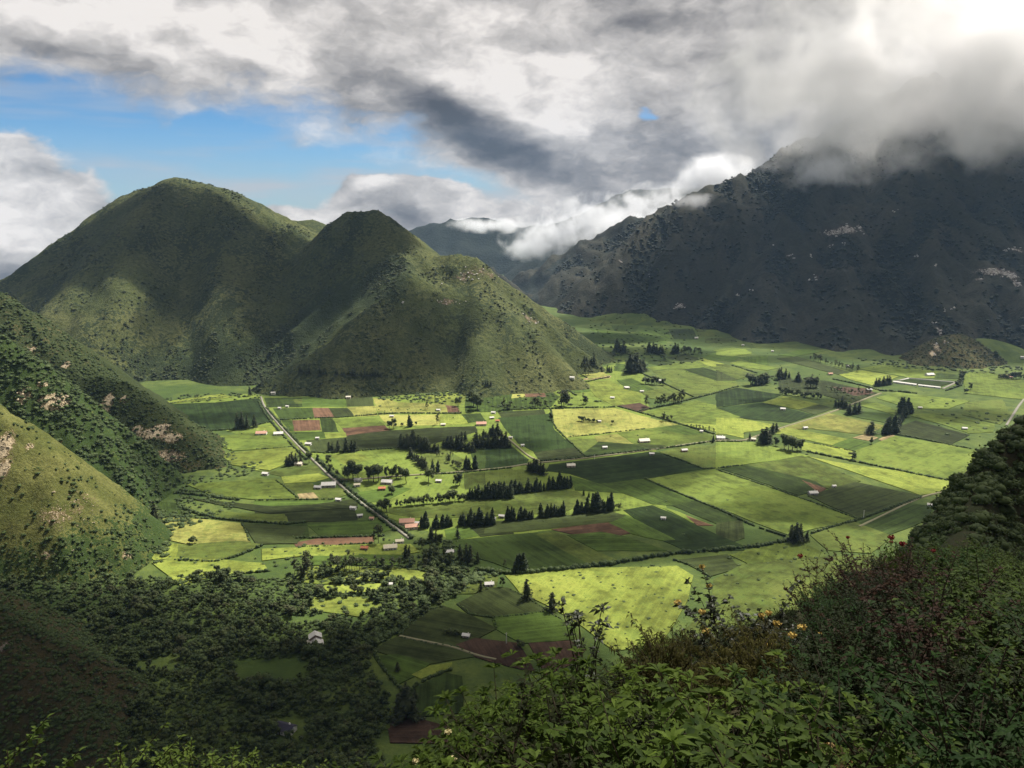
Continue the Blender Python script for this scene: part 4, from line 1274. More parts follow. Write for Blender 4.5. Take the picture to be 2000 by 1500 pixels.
def scatter(name, pts, sizes, coll, label, wide=(1.0, 1.5), seed=0):
    rng = np.random.default_rng(seed)
    n = len(pts)
    m = bpy.data.meshes.new(name)
    m.vertices.add(n); m.vertices.foreach_set('co', np.asarray(pts, np.float32).ravel())
    w = rng.uniform(wide[0], wide[1], n)
    s = np.asarray(sizes)
    set_attr(m, 'size', np.stack([s * w, s * w, s], 1), 'FLOAT_VECTOR')
    set_attr(m, 'turn', rng.uniform(0, 6.28, n))
    set_attr(m, 'pick', rng.integers(0, len(coll.objects), n), 'INT')
    m.update()
    o = new_obj(name, m, None, label=label, kind='stuff')
    md = o.modifiers.new('scatter', 'NODES')
    md.node_group = SCATTER
    md[[i.identifier for i in SCATTER.interface.items_tree if i.name == 'Members'][0]] = coll
    return o
def facing(fz, X, Y, e=3.0):
    z = fz(X, Y)
    nx = (z - fz(X + e, Y)) / e; ny = (z - fz(X, Y + e)) / e
    return z, (-X * nx - Y * ny + (CAM_H - z)) > 0
BUSHES = proto([bush_mesh(2000 + i, 2, 26) for i in range(6)], MAT_SCRUB, 'scrub_bush')
FOREST = proto([bush_mesh(2100 + i, 3, 30, 1, 0.2, 1.0) for i in range(6)], MAT_FOREST, 'forest_clump')
SHRUBS = proto([bush_mesh(2200 + i, 4, 60, 1, 0.13, 0.8) for i in range(6)], MAT_BUSH, 'shrub_clump')
WOODS = proto([wood_tree_mesh(2300 + i) for i in range(7)], MAT_WOOD, 'wood_tree_clump')

def slope_scatter(name, fz, x0, x1, y0, y1, n, dens, size, coll, label, seed, others=()):
    rng = np.random.default_rng(seed)
    X = rng.uniform(x0, x1, n); Y = rng.uniform(y0, y1, n)
    z, ok = facing(fz, X, Y)
    ok &= z > floor_z(X, Y) + 0.5
    for f in others: ok &= z >= f(X, Y)
    v = np.stack([X, Y, z], 1)
    ok &= rng.random(n) < dens(v)
    ok &= np.abs(X / Y) < 0.80
    v = v[ok]
    return scatter(name, v - np.array((0, 0, 0.15)), rng.uniform(size[0], size[1], len(v)) * rng.uniform(0.7, 1.2, len(v)), coll, label, seed=seed)
slope_scatter('hill_scrub', hill_z, -1500, 420, 1250, 2050, 110000, lambda v: np.clip((hill_scrub(v) - 0.22) * 1.4, 0, 1) * np.clip(0.3 + 4.5 * fbm(v[:, 0], v[:, 1] * 0.5, 70, 333, 4, 0.6), 0.02, 1), (0.7, 3.2), BUSHES, 'low scrub dotting the twin hill', 31)
slope_scatter('mountain_forest', wall_z, 150, 2100, 1550, 2850, 52000, lambda v: np.clip(wall_scrub(v) ** 1.5 * 1.1, 0.04, 1) * np.exp(-3 * mark(v, WALL_ROCK, wall_z)), (3.0, 6.5), FOREST, 'dark forest on the mountain wall', 32)
slope_scatter('spur_scrub', l1_z, -900, -270, 860, 1100, 16000, lambda v: np.clip(0.16 + np.clip((-v[:, 0] - 420) / 80, 0, 1) * 0.6 + np.clip(1 - v[:, 2] / 40, 0, 1) * 0.5, 0, 1), (1.0, 2.6), SHRUBS, 'shrubs on the brown rocky spur', 33, (l1b_z, l2_z))
slope_scatter('spur_scrub', l1b_z, -760, -270, 690, 900, 9000, lambda v: np.full(len(v), 0.85), (1.4, 3.4), SHRUBS, 'dense green shrubs filling the gully', 34, (l2_z,))
slope_scatter('spur_scrub', l2_z, -640, -200, 520, 720, 9000, lambda v: np.clip(0.06 + 0.35 * (fbm(v[:, 0], v[:, 1], 30, 336, 3) > 0.12) + np.clip(1 - (v[:, 2] - 22) / 26, 0, 1), 0, 1), (0.7, 2.4), SHRUBS, 'tufts and shrubs on the sunlit grassy spur', 35)
slope_scatter('spur_scrub', l3_z, -520, -120, 330, 560, 46000, lambda v: np.clip(0.5 + 0.9 * fbm(v[:, 0], v[:, 1], 25, 339, 3), 0.1, 1), (0.5, 2.0), SHRUBS, 'low dark scrub on the bottom left slope', 36)
slope_scatter('knoll_scrub', knoll_z, 760, 1050, 1540, 1720, 3500, lambda v: np.full(len(v), 0.5), (1.2, 3.0), BUSHES, 'scrub on the small knoll under the mountain', 37)
slope_scatter('rim_scrub', near_z, 10, 200, 38, 230, 24000, lambda v: np.full(len(v), 0.8), (0.35, 2.3), SHRUBS, 'dark bushes on the shaded slope at the right', 38)

def in_poly(p, poly):
    x, y = p[:, 0], p[:, 1]; r = np.zeros(len(p), bool)
    q = np.asarray(poly); j = len(q) - 1
    for i in range(len(q)):
        c = ((q[i, 1] > y) != (q[j, 1] > y)) & (x < (q[j, 0] - q[i, 0]) * (y - q[i, 1]) / (q[j, 1] - q[i, 1] + 1e-12) + q[i, 0])
        r ^= c; j = i
    return r
def ground_poly(uv): return at_many(uv, VALLEY)[:, :2]
def poly_points(uv, spacing, seed, holes=()):
    poly = ground_poly(uv)
    rng = np.random.default_rng(seed)
    lo, hi = poly.min(0), poly.max(0)
    gx = np.arange(lo[0], hi[0], spacing); gy = np.arange(lo[1], hi[1], spacing)
    X, Y = np.meshgrid(gx, gy)
    p = np.stack([X.ravel(), Y.ravel()], 1) + rng.uniform(-.5, .5, (X.size, 2)) * spacing
    p = p[in_poly(p, poly)]
    for h in holes: p = p[~in_poly(p, ground_poly(h))]
    return p
HOLES = [zp('7', [(20, 562), (342, 562), (502, 602), (322, 682), (32, 642)]), zp('7', [(462, 392), (582, 372), (822, 402), (802, 452), (642, 442)]), zp('7', [(100, 482), (480, 472), (502, 512), (162, 532)]),
         [(270, 1285), (345, 1285), (345, 1310), (270, 1308)], [(450, 1290), (590, 1285), (600, 1325), (470, 1330)], [(545, 1205), (640, 1200), (640, 1212), (545, 1218)],
         [(600, 1232), (636, 1228), (640, 1262), (598, 1262)], [(535, 1400), (600, 1400), (600, 1440), (535, 1440)]]
WOOD_POLY = [(-200, 1120), (60, 1125), (200, 1130), (330, 1128), (420, 1122), (560, 1130), (600, 1105), (700, 1115), (760, 1095), (880, 1100), (940, 1120), (900, 1160), (840, 1190), (800, 1225), (740, 1250), (722, 1290), (740, 1340), (770, 1400), (740, 1440), (760, 1520), (200, 1640), (-200, 1500)]
wp = poly_points(WOOD_POLY, 5.3, 41, HOLES)
rw = np.random.default_rng(42)
dw = fbm(wp[:, 0], wp[:, 1], 46, 350, 3)
far_fade = np.clip((wp[:, 1] - 560) / 90, 0, 1)
keep = rw.random(len(wp)) < np.clip(0.92 + 0.5 * dw - 0.5 * far_fade, 0.1, 1)
wp = wp[keep]; dw = dw[keep]
wz = np.maximum(floor_z(wp[:, 0], wp[:, 1]), la_z(wp[:, 0], wp[:, 1])) - 0.2
l3 = l3_z(wp[:, 0], wp[:, 1]); ok = l3 < wz + 1
wp, wz, dw = wp[ok], wz[ok], dw[ok]
hs = (5.6 + 5.0 * dw) * rw.uniform(0.4, 1.6, len(wp))
hs = np.clip(hs, 2.2, 12)
# the nearest crowns are trees of their own
def wood_parts(seed):
    v, f = join([tube([(0, 0, -0.05), (0.01, 0, 0.25), (0, 0.02, 0.5)], 0.04, 0.02, 5)])
    t = mesh_np('trunk', v, f, True); t.materials.append(MAT_BARK)
    c = wood_tree_mesh(seed); c.materials.append(MAT_WOOD)
    return c, t
TREE['wood'] = [wood_parts(2350 + q) for q in range(5)]
TREE_NAME['wood'] = 'round_tree'
q3 = np.column_stack([wp, wz]) - np.array((0, 0, CAM_H))
fw = q3[:, 1] * CP - q3[:, 2] * SP
wu = 1000 + FPX * q3[:, 0] / fw; wv = 750 - FPX * (q3[:, 1] * SP + q3[:, 2] * CP) / fw
vis = np.where((wu > 5) & (wu < 760) & (wv < 1440 - np.clip(150 - wu, 0, 150) * 0.4))[0]
near_i = vis[np.argsort(-(hs[vis] / fw[vis]))][:180]
near_i = near_i[np.argsort(wu[near_i])]
for r_, i in enumerate(near_i):
    put_tree('wood', (wp[i, 0], wp[i, 1], wz[i]), hs[i], 'round-crowned tree of the dark wood, ' + nth(r_ + 1) + ' from the left', 'large trees of the dark wood', 1.05)
rest = np.ones(len(wp), bool); rest[near_i] = False
wp, wz, hs = wp[rest], wz[rest], hs[rest]
scatter('woodland', np.column_stack([wp, wz]), hs, WOODS, 'dense dark wood filling the shaded bottom of the valley', (0.85, 1.25), 43)
sp = poly_points(WOOD_POLY, 4.2, 44, HOLES)
scatter('undergrowth', np.column_stack([sp, np.maximum(floor_z(sp[:, 0], sp[:, 1]), la_z(sp[:, 0], sp[:, 1])) - 0.2]), np.random.default_rng(45).uniform(1.0, 2.6, len(sp)), SHRUBS, 'thick undergrowth between the trees of the dark wood', (1.0, 1.6), 46)

# bushes dotted over rough ground and pasture
ROUGH = [  # polygon, spacing, keep, size
    ('gully_foot', [(290, 990), (330, 1000), (420, 1010), (340, 1040), (330, 1075), (310, 1110), (270, 1100), (262, 1060)], 5, 0.8, (1.2, 3.6)),
    ('spur_foot', [(300, 775), (480, 765), (520, 770), (500, 780), (320, 790)], 8, 0.5, (1.2, 3.0)),
    ('below_spur', [(370, 855), (440, 860), (470, 900), (520, 905), (480, 930), (440, 935), (330, 960), (310, 950), (430, 915)], 5.5, 0.6, (1.0, 3.0)),
    ('mid_strip', [(340, 955), (420, 960), (470, 985), (420, 1010), (340, 1000)], 5, 0.5, (1.0, 3.0)),
    ('bright_pasture', [(990, 1130), (1140, 1112), (1280, 1105), (1390, 1130), (1385, 1170), (1290, 1250), (1190, 1260), (1090, 1190)], 7, 0.45, (0.4, 1.7)),
    ('mound', zp('7', [(902, 532), (960, 462), (1100, 392), (1232, 432), (1222, 492), (1082, 532)]), 6, 0.55, (0.8, 2.4)),
    ('wood_edge', zp('7', [(400, 780), (560, 680), (700, 600), (860, 520), (920, 440), (1000, 400), (1150, 400), (1240, 420), (900, 540), (760, 640), (620, 760), (480, 860), (360, 900)]), 4.5, 0.85, (1.6, 4.2)),
    ('clearing', zp('7', [(0, 460), (820, 400), (800, 460), (500, 620), (330, 690), (0, 660)]), 8, 0.42, (1.0, 3.4)),
    ('strips', [(290, 1075), (510, 1065), (760, 1060), (760, 1110), (500, 1130), (330, 1125)], 9, 0.42, (0.7, 2.2)),
    ('farm_edge', zp('7', [(700, 180), (940, 180), (1080, 330), (1120, 380), (960, 420), (820, 400), (740, 330)]), 6, 0.7, (1.4, 4.0)),
    ('hill_foot', [(640, 740), (760, 745), (900, 765), (1040, 725), (1060, 745), (880, 790), (760, 785), (700, 770)], 7, 0.6, (1.2, 3.2)),
    ('bank', zp('5', [(0, 230), (200, 200), (560, 290), (900, 330), (1000, 380), (500, 400), (0, 400)]), 11, 0.4, (1.2, 3.6)),
    ('pasture_dots', zp('4', [(920, 300), (1640, 240), (1640, 420), (960, 430)]), 16, 0.4, (0.7, 2.0)),
    ('far_floor', zp('9', [(0, 440), (900, 520), (1300, 560), (1300, 700), (700, 780), (0, 720)]), 15, 0.5, (1.6, 4.2)),
    ('far_slope', zp('9', [(60, 240), (700, 110), (1100, 330), (1900, 480), (1900, 560), (500, 500), (60, 400)]), 22, 0.42, (1.4, 3.6)),
    ('right_far', zp('6', [(300, 430), (1000, 560), (900, 640), (400, 560)]), 12, 0.5, (1.2, 3.2)),
    ('right_rough', zp('6', [(1350, 560), (1900, 620), (1880, 760), (1700, 900), (1500, 880), (1400, 700)]), 15, 0.35, (1.0, 3.0)),
    ('foot_right', zp('6', [(900, 330), (1350, 360), (1650, 400), (2000, 380), (2000, 440), (1600, 430), (1300, 410), (1000, 370)]), 10, 0.6, (1.4, 4.0)),
    ('lower_rough', [(1390, 1130), (1430, 1085), (1560, 1060), (1700, 1080), (1620, 1200), (1400, 1290), (1330, 1290)], 8, 0.45, (0.5, 2.2)),
    ('all_over', [(330, 790), (520, 775), (900, 775), (1250, 690), (1480, 660), (1950, 720), (1950, 820), (1700, 1040), (1400, 1120), (1000, 1110), (700, 1080), (330, 1060)], 34, 0.35, (0.6, 1.7))]
rp, rs = [], []
for i, (nm, uv, spc, kp, sz) in enumerate(ROUGH):
    p = poly_points(uv, spc, 50 + i)
    r = np.random.default_rng(80 + i)
    clump = fbm(p[:, 0], p[:, 1], spc * 5, 90 + i, 2)
    k = r.random(len(p)) < kp * np.clip(1 + 1.6 * clump, 0, 2)
    p = p[k]
    z = np.maximum(floor_z(p[:, 0], p[:, 1]), slope_z(p[:, 0], p[:, 1]))
    rp.append(np.column_stack([p, z])); rs.append(r.uniform(sz[0], sz[1], len(p)))
scatter('ground_bushes', np.concatenate(rp), np.concatenate(rs), SHRUBS, 'small bushes dotted over the pastures and rough ground', (1.0, 1.7), 47)

# hedges: zoom height gap | points | label
HEDGES = """
4 2.6 .1 | 150,287 380,294 640,297 900,297 | straight hedge above the dark green strip below the hill
4 2.4 .1 | 190,482 460,468 640,464 940,440 | hedge along the brown and green plots right of the road
4 2.6 .15 | 940,440 1100,430 1440,432 1600,430 | hedge under the pale yellow pasture
4 3.2 .05 | 85,390 180,500 300,630 420,745 | leafy hedge along the right side of the gravel road, upper half
4 3.0 .15 | 20,340 80,450 170,560 290,690 390,790 | leafy hedge along the left side of the gravel road, upper half
4 3.4 .1 | 480,790 600,910 720,1020 860,1130 1000,1240 1130,1330 1230,1410 | hedge along the right side of the gravel road, lower half
4 2.8 .2 | 690,1040 830,1150 960,1250 1090,1350 | hedge along the left side of the gravel road, lower half
4 2.0 .3 | 0,713 120,706 300,692 | low hedge between the two bright pastures left of the road
4 2.4 .1 | 160,960 230,1010 330,1095 | short dark hedge slanting below the bright pasture
4 2.2 .25 | 0,1112 200,1108 420,1106 690,1100 | broken hedge above the dark strip left of the road
4 2.2 .15 | 200,1283 300,1285 400,1284 | dark low hedge at the end of the olive strip
4 2.4 .15 | 300,1405 520,1402 880,1392 1000,1386 | hedge above the red-brown strip
4 2.2 .25 | 330,1475 560,1470 900,1445 | hedge below the red-brown strip
4 2.6 .1 | 440,735 560,742 800,722 1090,704 | hedge along the top of the large pasture right of the road
4 2.2 .2 | 1280,912 1600,896 2000,858 | hedge on the lower side of the farm track
3 3.0 .0 | 980,608 1100,620 1250,640 1330,648 | thick dark hedge below the bright sloping pasture
3 2.8 .05 | 1000,690 1120,730 1210,752 1420,772 1600,785 1700,775 | dark hedge above the pale walled pasture
3 3.0 .05 | 640,702 760,715 900,742 | thick hedge below the dark green plot by the gully
3 2.4 .1 | 1060,262 1200,260 1340,252 1500,215 | hedge on the lower edge of the deep green field
3 2.0 .1 | 1352,782 1375,830 1392,882 | thin hedge on the right side of the pale walled pasture
3 2.6 .2 | 980,985 1200,995 1330,960 1460,905 | bushy hedge between the bright strips above the wood
3 3.0 .1 | 1000,1120 1140,1085 1300,1065 1480,1045 | bushy hedge at the upper edge of the wood
3 2.0 .3 | 940,112 1080,92 1250,76 | row of bushes under the narrow bright strip below the hill
5 2.2 .3 | 505,405 520,500 545,550 635,640 700,700 770,765 | thin hedge down the right side of the deep green field
5 2.8 .05 | 430,100 530,180 620,240 700,290 | dark hedge slanting down from the hill foot
5 2.6 .1 | 640,215 760,190 870,165 960,148 | hedge above the bright far pasture
5 2.6 .1 | 640,70 720,120 790,155 | short hedge at the end of the tan far plot
5 2.6 .15 | 120,405 330,398 500,395 700,388 1000,382 | hedge along the bank above the deep green field
5 2.6 .12 | 1030,378 1130,405 1220,430 1360,470 1500,510 1650,555 1800,600 1900,640 | long diagonal hedge right of the pale pasture
5 2.8 .05 | 1200,412 1400,370 1640,310 1800,270 1960,222 | dark hedge between the olive field and the light pasture
5 1.8 .35 | 640,615 800,602 1010,577 1240,552 | sparse low hedge under the pale pasture
5 3.2 .02 | 430,802 600,795 780,775 950,752 1120,735 1280,715 | thick dark hedge on the track above the deep dark field
5 2.6 .1 | 1290,712 1500,690 1770,648 2000,655 | hedge along the track past the white house
5 2.2 .1 | 1380,750 1540,805 1690,865 | hedge at the right end of the deep dark field
5 2.0 .2 | 1690,865 1830,855 2000,838 | thin hedge above the large light field
5 2.4 .08 | 1240,942 1440,1030 1640,1112 1780,1170 1900,1222 2000,1262 | dark hedge down the left side of the large light field
5 2.4 .08 | 1200,112 1340,175 1500,250 1640,312 | hedge slanting across the far olive fields
6 2.8 .08 | 590,942 700,965 880,1002 1090,1045 1300,1090 1450,1120 1560,1140 | long dark hedge under the bright pastures at the right
6 2.2 .12 | 0,1062 180,1120 330,1170 480,1222 700,1300 920,1382 | hedge down the upper side of the large light field
6 2.8 .05 | 760,470 900,500 1060,542 | dark hedge left of the white-walled plot
6 3.2 .02 | 1060,545 1180,550 1300,562 | thick round hedge below the white-walled plot
6 2.4 .12 | 1180,832 1350,862 1520,900 1700,932 | hedge between the dark strip and the bright pasture
6 2.6 .1 | 100,382 180,405 260,430 | short hedge above the far dark clump
6 2.4 .12 | 0,1310 120,1370 250,1430 440,1492 | dark hedge along the lower left side of the large light field
6 2.8 .1 | 620,1475 760,1430 900,1392 1100,1320 1330,1240 | hedge along the grassy lane at the lower right
6 3.4 .02 | 1585,440 1600,470 1590,510 1490,545 | thick dark hedge round the end of the white-walled plot
6 1.8 .3 | 620,885 760,915 900,942 | low hedge between two bright strips
7 4.2 .0 | 1110,378 1260,398 1400,402 1560,388 1700,372 1800,358 1900,345 2000,340 | thick dark hedge below the dark green field, left half
8 4.0 .0 | 20,362 160,345 300,322 400,305 500,292 650,280 850,262 980,238 | thick dark hedge below the dark green field, right half
7 1.6 .3 | 1320,505 1450,575 1560,642 1740,760 | low hedge on the left side of the bright bushy pasture
7 2.2 .15 | 600,805 690,705 770,642 880,622 | low hedge on the upper side of the dark olive plot by the wood
7 1.7 .3 | 985,606 1065,668 1210,690 1235,760 | low hedge between the maize plot and the dark olive plot
7 1.7 .3 | 1212,690 1400,672 1560,648 | low hedge above the round-cornered green plot
7 2.4 .12 | 640,1180 780,1088 930,1028 | hedge below the bright grassy strip near the wood
7 2.2 .15 | 440,915 480,1002 580,1122 640,1182 | ragged hedge along the wood beside the green plot
7 1.5 .35 | 600,818 780,856 980,884 1090,940 | low bank of bushes along the grassy track
8 2.0 .2 | 480,320 560,345 640,395 | low hedge at the right end of the bright bushy pasture
"""
def hedge_mesh(p, h, gap, seed):
    rng = np.random.default_rng(seed)
    parts = []
    step = h * 0.62
    q = resample(p, step)
    zz = np.maximum(floor_z(q[:, 0], q[:, 1]), slope_z(q[:, 0], q[:, 1]))
    for k, (x, y) in enumerate(q):
        if rng.random() < gap: continue
        s = h * rng.uniform(0.55, 1.2)
        z = zz[k]
        v, f = blob((0, 0, 0.40), 0.62, int(rng.integers(0, 40)), 1, 0.4, (1, 1, 0.9))
        parts.append((v * s + np.array((x + rng.normal(0, h * .18), y + rng.normal(0, h * .18), z)), f))
        n = 14
        d = rng.normal(size=(n, 3)); d[:, 2] = np.abs(d[:, 2]); d /= np.linalg.norm(d, axis=1)[:, None]
        parts.append(leaf_quads(d * s * rng.uniform(0.5, 0.85, n)[:, None] + np.array((x, y, z + s * 0.25)), s * 0.16, rng, 0.8))
    v, f = join(parts)
    return mesh_np('hedge', v, f)
for i, line in enumerate(HEDGES.strip().splitlines()):
    a, pts, lab = line.split('|')
    z, h, gap = a.split()
    p = at_many(zp(z, [tuple(map(float, q.split(','))) for q in pts.split()]), VALLEY)[:, :2]
    new_obj('hedge', hedge_mesh(p, float(h), float(gap), 900 + i), MAT_BUSH, label=lab.strip(), cat='hedge', group='hedges between the fields')

# ---------------------------------------------------------------- crags: broken rock on the bare patches
def rock_mesh(seed):
    rng = np.random.default_rng(seed)
    parts = []
    for k in range(4):
        v, f = ICO[1]
        w = v * (1 + 0.5 * rng.uniform(-1, 1, len(v)))[:, None] * np.array((rng.uniform(.5, 1), rng.uniform(.5, 1), rng.uniform(.6, 1.2))) * rng.uniform(.35, .7)
        parts.append((w + np.array((rng.normal(0, .5), rng.normal(0, .4), rng.uniform(-.1, .4))), f))
    v, f = join(parts)
    return mesh_np('rock', v, f)
def rock_material(name, col):
    def bld(t, b):
        pos = S(t, t.node('ShaderNodeNewGeometry').outputs['Position'])
        isl = S(t, t.node('ShaderNodeNewGeometry').outputs['Random Per Island'])
        n = t.noise(pos, 0.5, 5, 0.65)
        c = t.mix(t.mapr(n * 0.6 + isl * 0.4, 0.25, 0.75), tuple(q * 0.45 for q in col), col)
        bump(t, b, n, 0.5, 0.8)
        return c
    return material(name, bld, 0.9, 0.15)
ROCKS_TAN = proto([rock_mesh(2500 + i) for i in range(5)], rock_material('tan_rock', (0.40, 0.33, 0.23)), 'rock_piece')
ROCKS_GREY = proto([rock_mesh(2520 + i) for i in range(5)], rock_material('grey_rock', (0.52, 0.48, 0.45)), 'rock_piece')
def crags(name, fz, spots, per, size, coll, label, seed):
    rng = np.random.default_rng(seed)
    uv = []
    for (u, v, ru, rv, a) in spots:
        n = max(3, int(per * a * ru * rv / 120))
        uv += list(np.stack([u + rng.normal(0, ru * 0.5, n), v + rng.normal(0, rv * 0.5, n)], 1))
    p = at_many(uv, [fz])
    p = p[p[:, 2] > 3.0]
    k = np.linalg.norm(p - np.array((0, 0, CAM_H)), axis=1) / FPX
    return scatter(name, p, k * rng.uniform(size[0], size[1], len(p)), coll, label, (0.9, 1.6), seed)
crags('rock_outcrop', l1_z, [(300, 846, 26, 8, .9), (335, 855, 16, 8, .9), (270, 838, 10, 6, .8), (318, 832, 14, 3, .8), (330, 892, 30, 14, .5), (60, 682, 10, 6, .6), (128, 712, 5, 7, .9), (205, 792, 12, 16, .6)], 9, (1.0, 2.6), ROCKS_TAN, 'pale broken rocks on the brown spur', 61)
crags('rock_outcrop', l1b_z, [(45, 772, 10, 12, .95), (105, 784, 22, 12, 1.0), (85, 750, 9, 4, .9), (120, 790, 14, 8, .9), (110, 866, 8, 6, .7)], 12, (1.4, 3.2), ROCKS_TAN, 'tan cliff rocks above the shrub gully', 62)
crags('rock_outcrop', l2_z, [(6, 872, 12, 22, .8), (8, 915, 10, 16, .7), (60, 872, 8, 6, .5), (247, 1084, 12, 6, .7), (130, 1000, 70, 50, .08), (90, 1085, 14, 10, .2)], 7, (0.7, 2.0), ROCKS_TAN, 'loose pale rocks on the sunlit grassy spur', 63)
crags('rock_outcrop', hill_z, [(930, 530, 42, 16, .5), (900, 545, 26, 10, .6), (872, 590, 26, 7, .9), (1030, 618, 12, 12, .8), (1045, 630, 8, 10, .7), (785, 592, 12, 5, .6), (865, 555, 14, 6, .5), (960, 535, 24, 12, .5)], 6, (1.0, 2.6), ROCKS_GREY, 'rock ribs on the shoulder of the twin hill', 64)
crags('rock_outcrop', wall_z, WALL_ROCK, 13, (1.0, 2.6), ROCKS_GREY, 'pale crags on the dark mountain wall', 65)
crags('rock_outcrop', knoll_z, [(1830, 678, 5, 10, .9), (1822, 692, 6, 8, .9), (1838, 640, 7, 8, .9), (1845, 668, 5, 5, .5)], 9, (0.8, 2.0), ROCKS_GREY, 'landslide rubble on the small knoll', 66)
# ---------------------------------------------------------------- farmhouses, sheds, poles
ROOFS = {'white': (0.47, 0.45, 0.42), 'salmon': (0.38, 0.22, 0.16), 'orange': (0.34, 0.13, 0.07), 'cream': (0.46, 0.41, 0.30), 'grey': (0.30, 0.29, 0.28), 'slate': (0.035, 0.032, 0.05), 'pale': (0.50, 0.46, 0.38)}
WALLS = {'white': (0.62, 0.60, 0.56), 'cream': (0.55, 0.47, 0.36), 'grey': (0.32, 0.30, 0.28), 'brick': (0.30, 0.17, 0.12), 'wood': (0.22, 0.16, 0.13)}
ROOF_MAT = {k: plain('roof_' + k, c, 0.8, 0.15, 0.35, 0.7) for k, c in ROOFS.items()}
WALL_MAT2 = {k: plain('wall_' + k, c, 0.9, 0.2, 0.15, 0.8) for k, c in WALLS.items()}
GLASS = plain('window_glass', (0.03, 0.035, 0.045), 0.15, 0.6, 0.1)
DOOR = plain('door_wood', (0.10, 0.06, 0.035), 0.7, 0.2, 0.2)
def boxes(bs):
    V, F = [], []
    for (x0, x1, y0, y1, z0, z1) in bs:
        o = len(V)
        V += [(x, y, z) for z in (z0, z1) for x, y in ((x0, y0), (x1, y0), (x1, y1), (x0, y1))]
        F += [(o, o + 3, o + 2, o + 1), (o + 4, o + 5, o + 6, o + 7)] + [(o + i, o + (i + 1) % 4, o + 4 + (i + 1) % 4, o + 4 + i) for i in range(4)]
    return np.array(V), np.array(F)
def gable_walls(L, D, h, rise):
    x, y = L / 2, D / 2
    V = [(-x, -y, -1), (x, -y, -1), (x, y, -1), (-x, y, -1), (-x, -y, h), (x, -y, h), (x, y, h), (-x, y, h), (-x, 0, h + rise), (x, 0, h + rise)]
    F3 = [(4, 8, 7), (5, 6, 9)]
    F4 = [(0, 1, 5, 4), (2, 3, 7, 6), (1, 2, 6, 5), (3, 0, 4, 7)]
    me = bpy.data.meshes.new('wall'); me.from_pydata(V, [], F4 + F3); me.update()
    return me
def gable_roof(L, D, h, rise, over=0.5, th=0.22):
    x = L / 2 + over; yy = D / 2 + over
    zr = h + rise + 0.06; ze = h - rise * over / (D / 2) + 0.06
    prof = [(-yy, ze), (0, zr), (yy, ze), (yy, ze + th), (0, zr + th), (-yy, ze + th)]
    V = [(sx * x, py, pz) for sx in (-1, 1) for py, pz in prof]
    F = [(i, (i + 1) % 6, 6 + (i + 1) % 6, 6 + i) for i in range(6)] + [(0, 5, 4, 1), (1, 4, 3, 2), (6, 7, 10, 11), (7, 8, 9, 10)]
    me = bpy.data.meshes.new('roof'); me.from_pydata(V, [], F); me.update()
    return me
def house(u, v, wpx, roof, wall, label, name='house', cat='house', ang=None, deep=0.62, hgt=None, flat=False, detail=None, at_p=None):
    p = at(u, v, [slope_z, hill_z]) if at_p is None else at_p
    k = np.linalg.norm(p - np.array((0, 0, CAM_H))) / FPX
    L = max(4.0, wpx * k * 0.86); D = max(3.2, L * deep)
    if D > 9: D = 9 + (D - 9) * 0.4
    h = hgt or min(3.2, 2.2 + L * 0.06)
    rise = 0.45 if flat else D * 0.26
    e = bpy.data.objects.new(name, None); COL.objects.link(e)
    e.location = p; e.empty_display_size = 1
    e.rotation_euler = (0, 0, R(ang if ang is not None else random.choice((-14, -8, 6, 12))))
    e['label'] = label; e['category'] = cat; e['group'] = 'farm buildings of the valley'
    new_obj('wall', gable_walls(L, D, h, rise), WALL_MAT2[wall], e)
    rf = new_obj('roof', gable_roof(L, D, h, rise), ROOF_MAT[roof], e)
    if wpx > 13 and not flat:
        cv, cf = boxes([(L * .22, L * .22 + .7, D * .1, D * .1 + .7, h + rise * .5, h + rise + .9)])
        new_obj('chimney', mesh_np('chimney', cv, cf), WALL_MAT2[wall], rf)
    n = detail if detail is not None else (max(2, int(L / 3.4)) if wpx > 9 else 1)
    dx = -L * 0.08
    dv, df = boxes([(dx - .5, dx + .5, -D / 2 - .06, -D / 2 + .02, 0, 2.05)])
    new_obj('door', mesh_np('door', dv, df), DOOR, e)
    for i in range(n):
        cx = -L / 2 + (i + 0.5) * L / n
        if abs(cx - dx) < 1.2: cx = dx + 1.7
        w = 0.65
        gv, gf = boxes([(cx - w, cx + w, -D / 2 - .03, -D / 2 + .02, 1.0, 2.0)])
        win = new_obj('window', mesh_np('window', gv, gf), GLASS, e)
        if wpx > 13:
            fv, ff = boxes([(cx - w - .1, cx + w + .1, -D / 2 - .09, -D / 2 + .01, .86, .98), (cx - .05, cx + .05, -D / 2 - .07, -D / 2 - .035, 1.0, 2.0)])
            new_obj('frame', mesh_np('frame', fv, ff), WALL_MAT2['white'], win)
    return e
H_ = lambda z, x, y: zp(z, [(x, y)])[0]
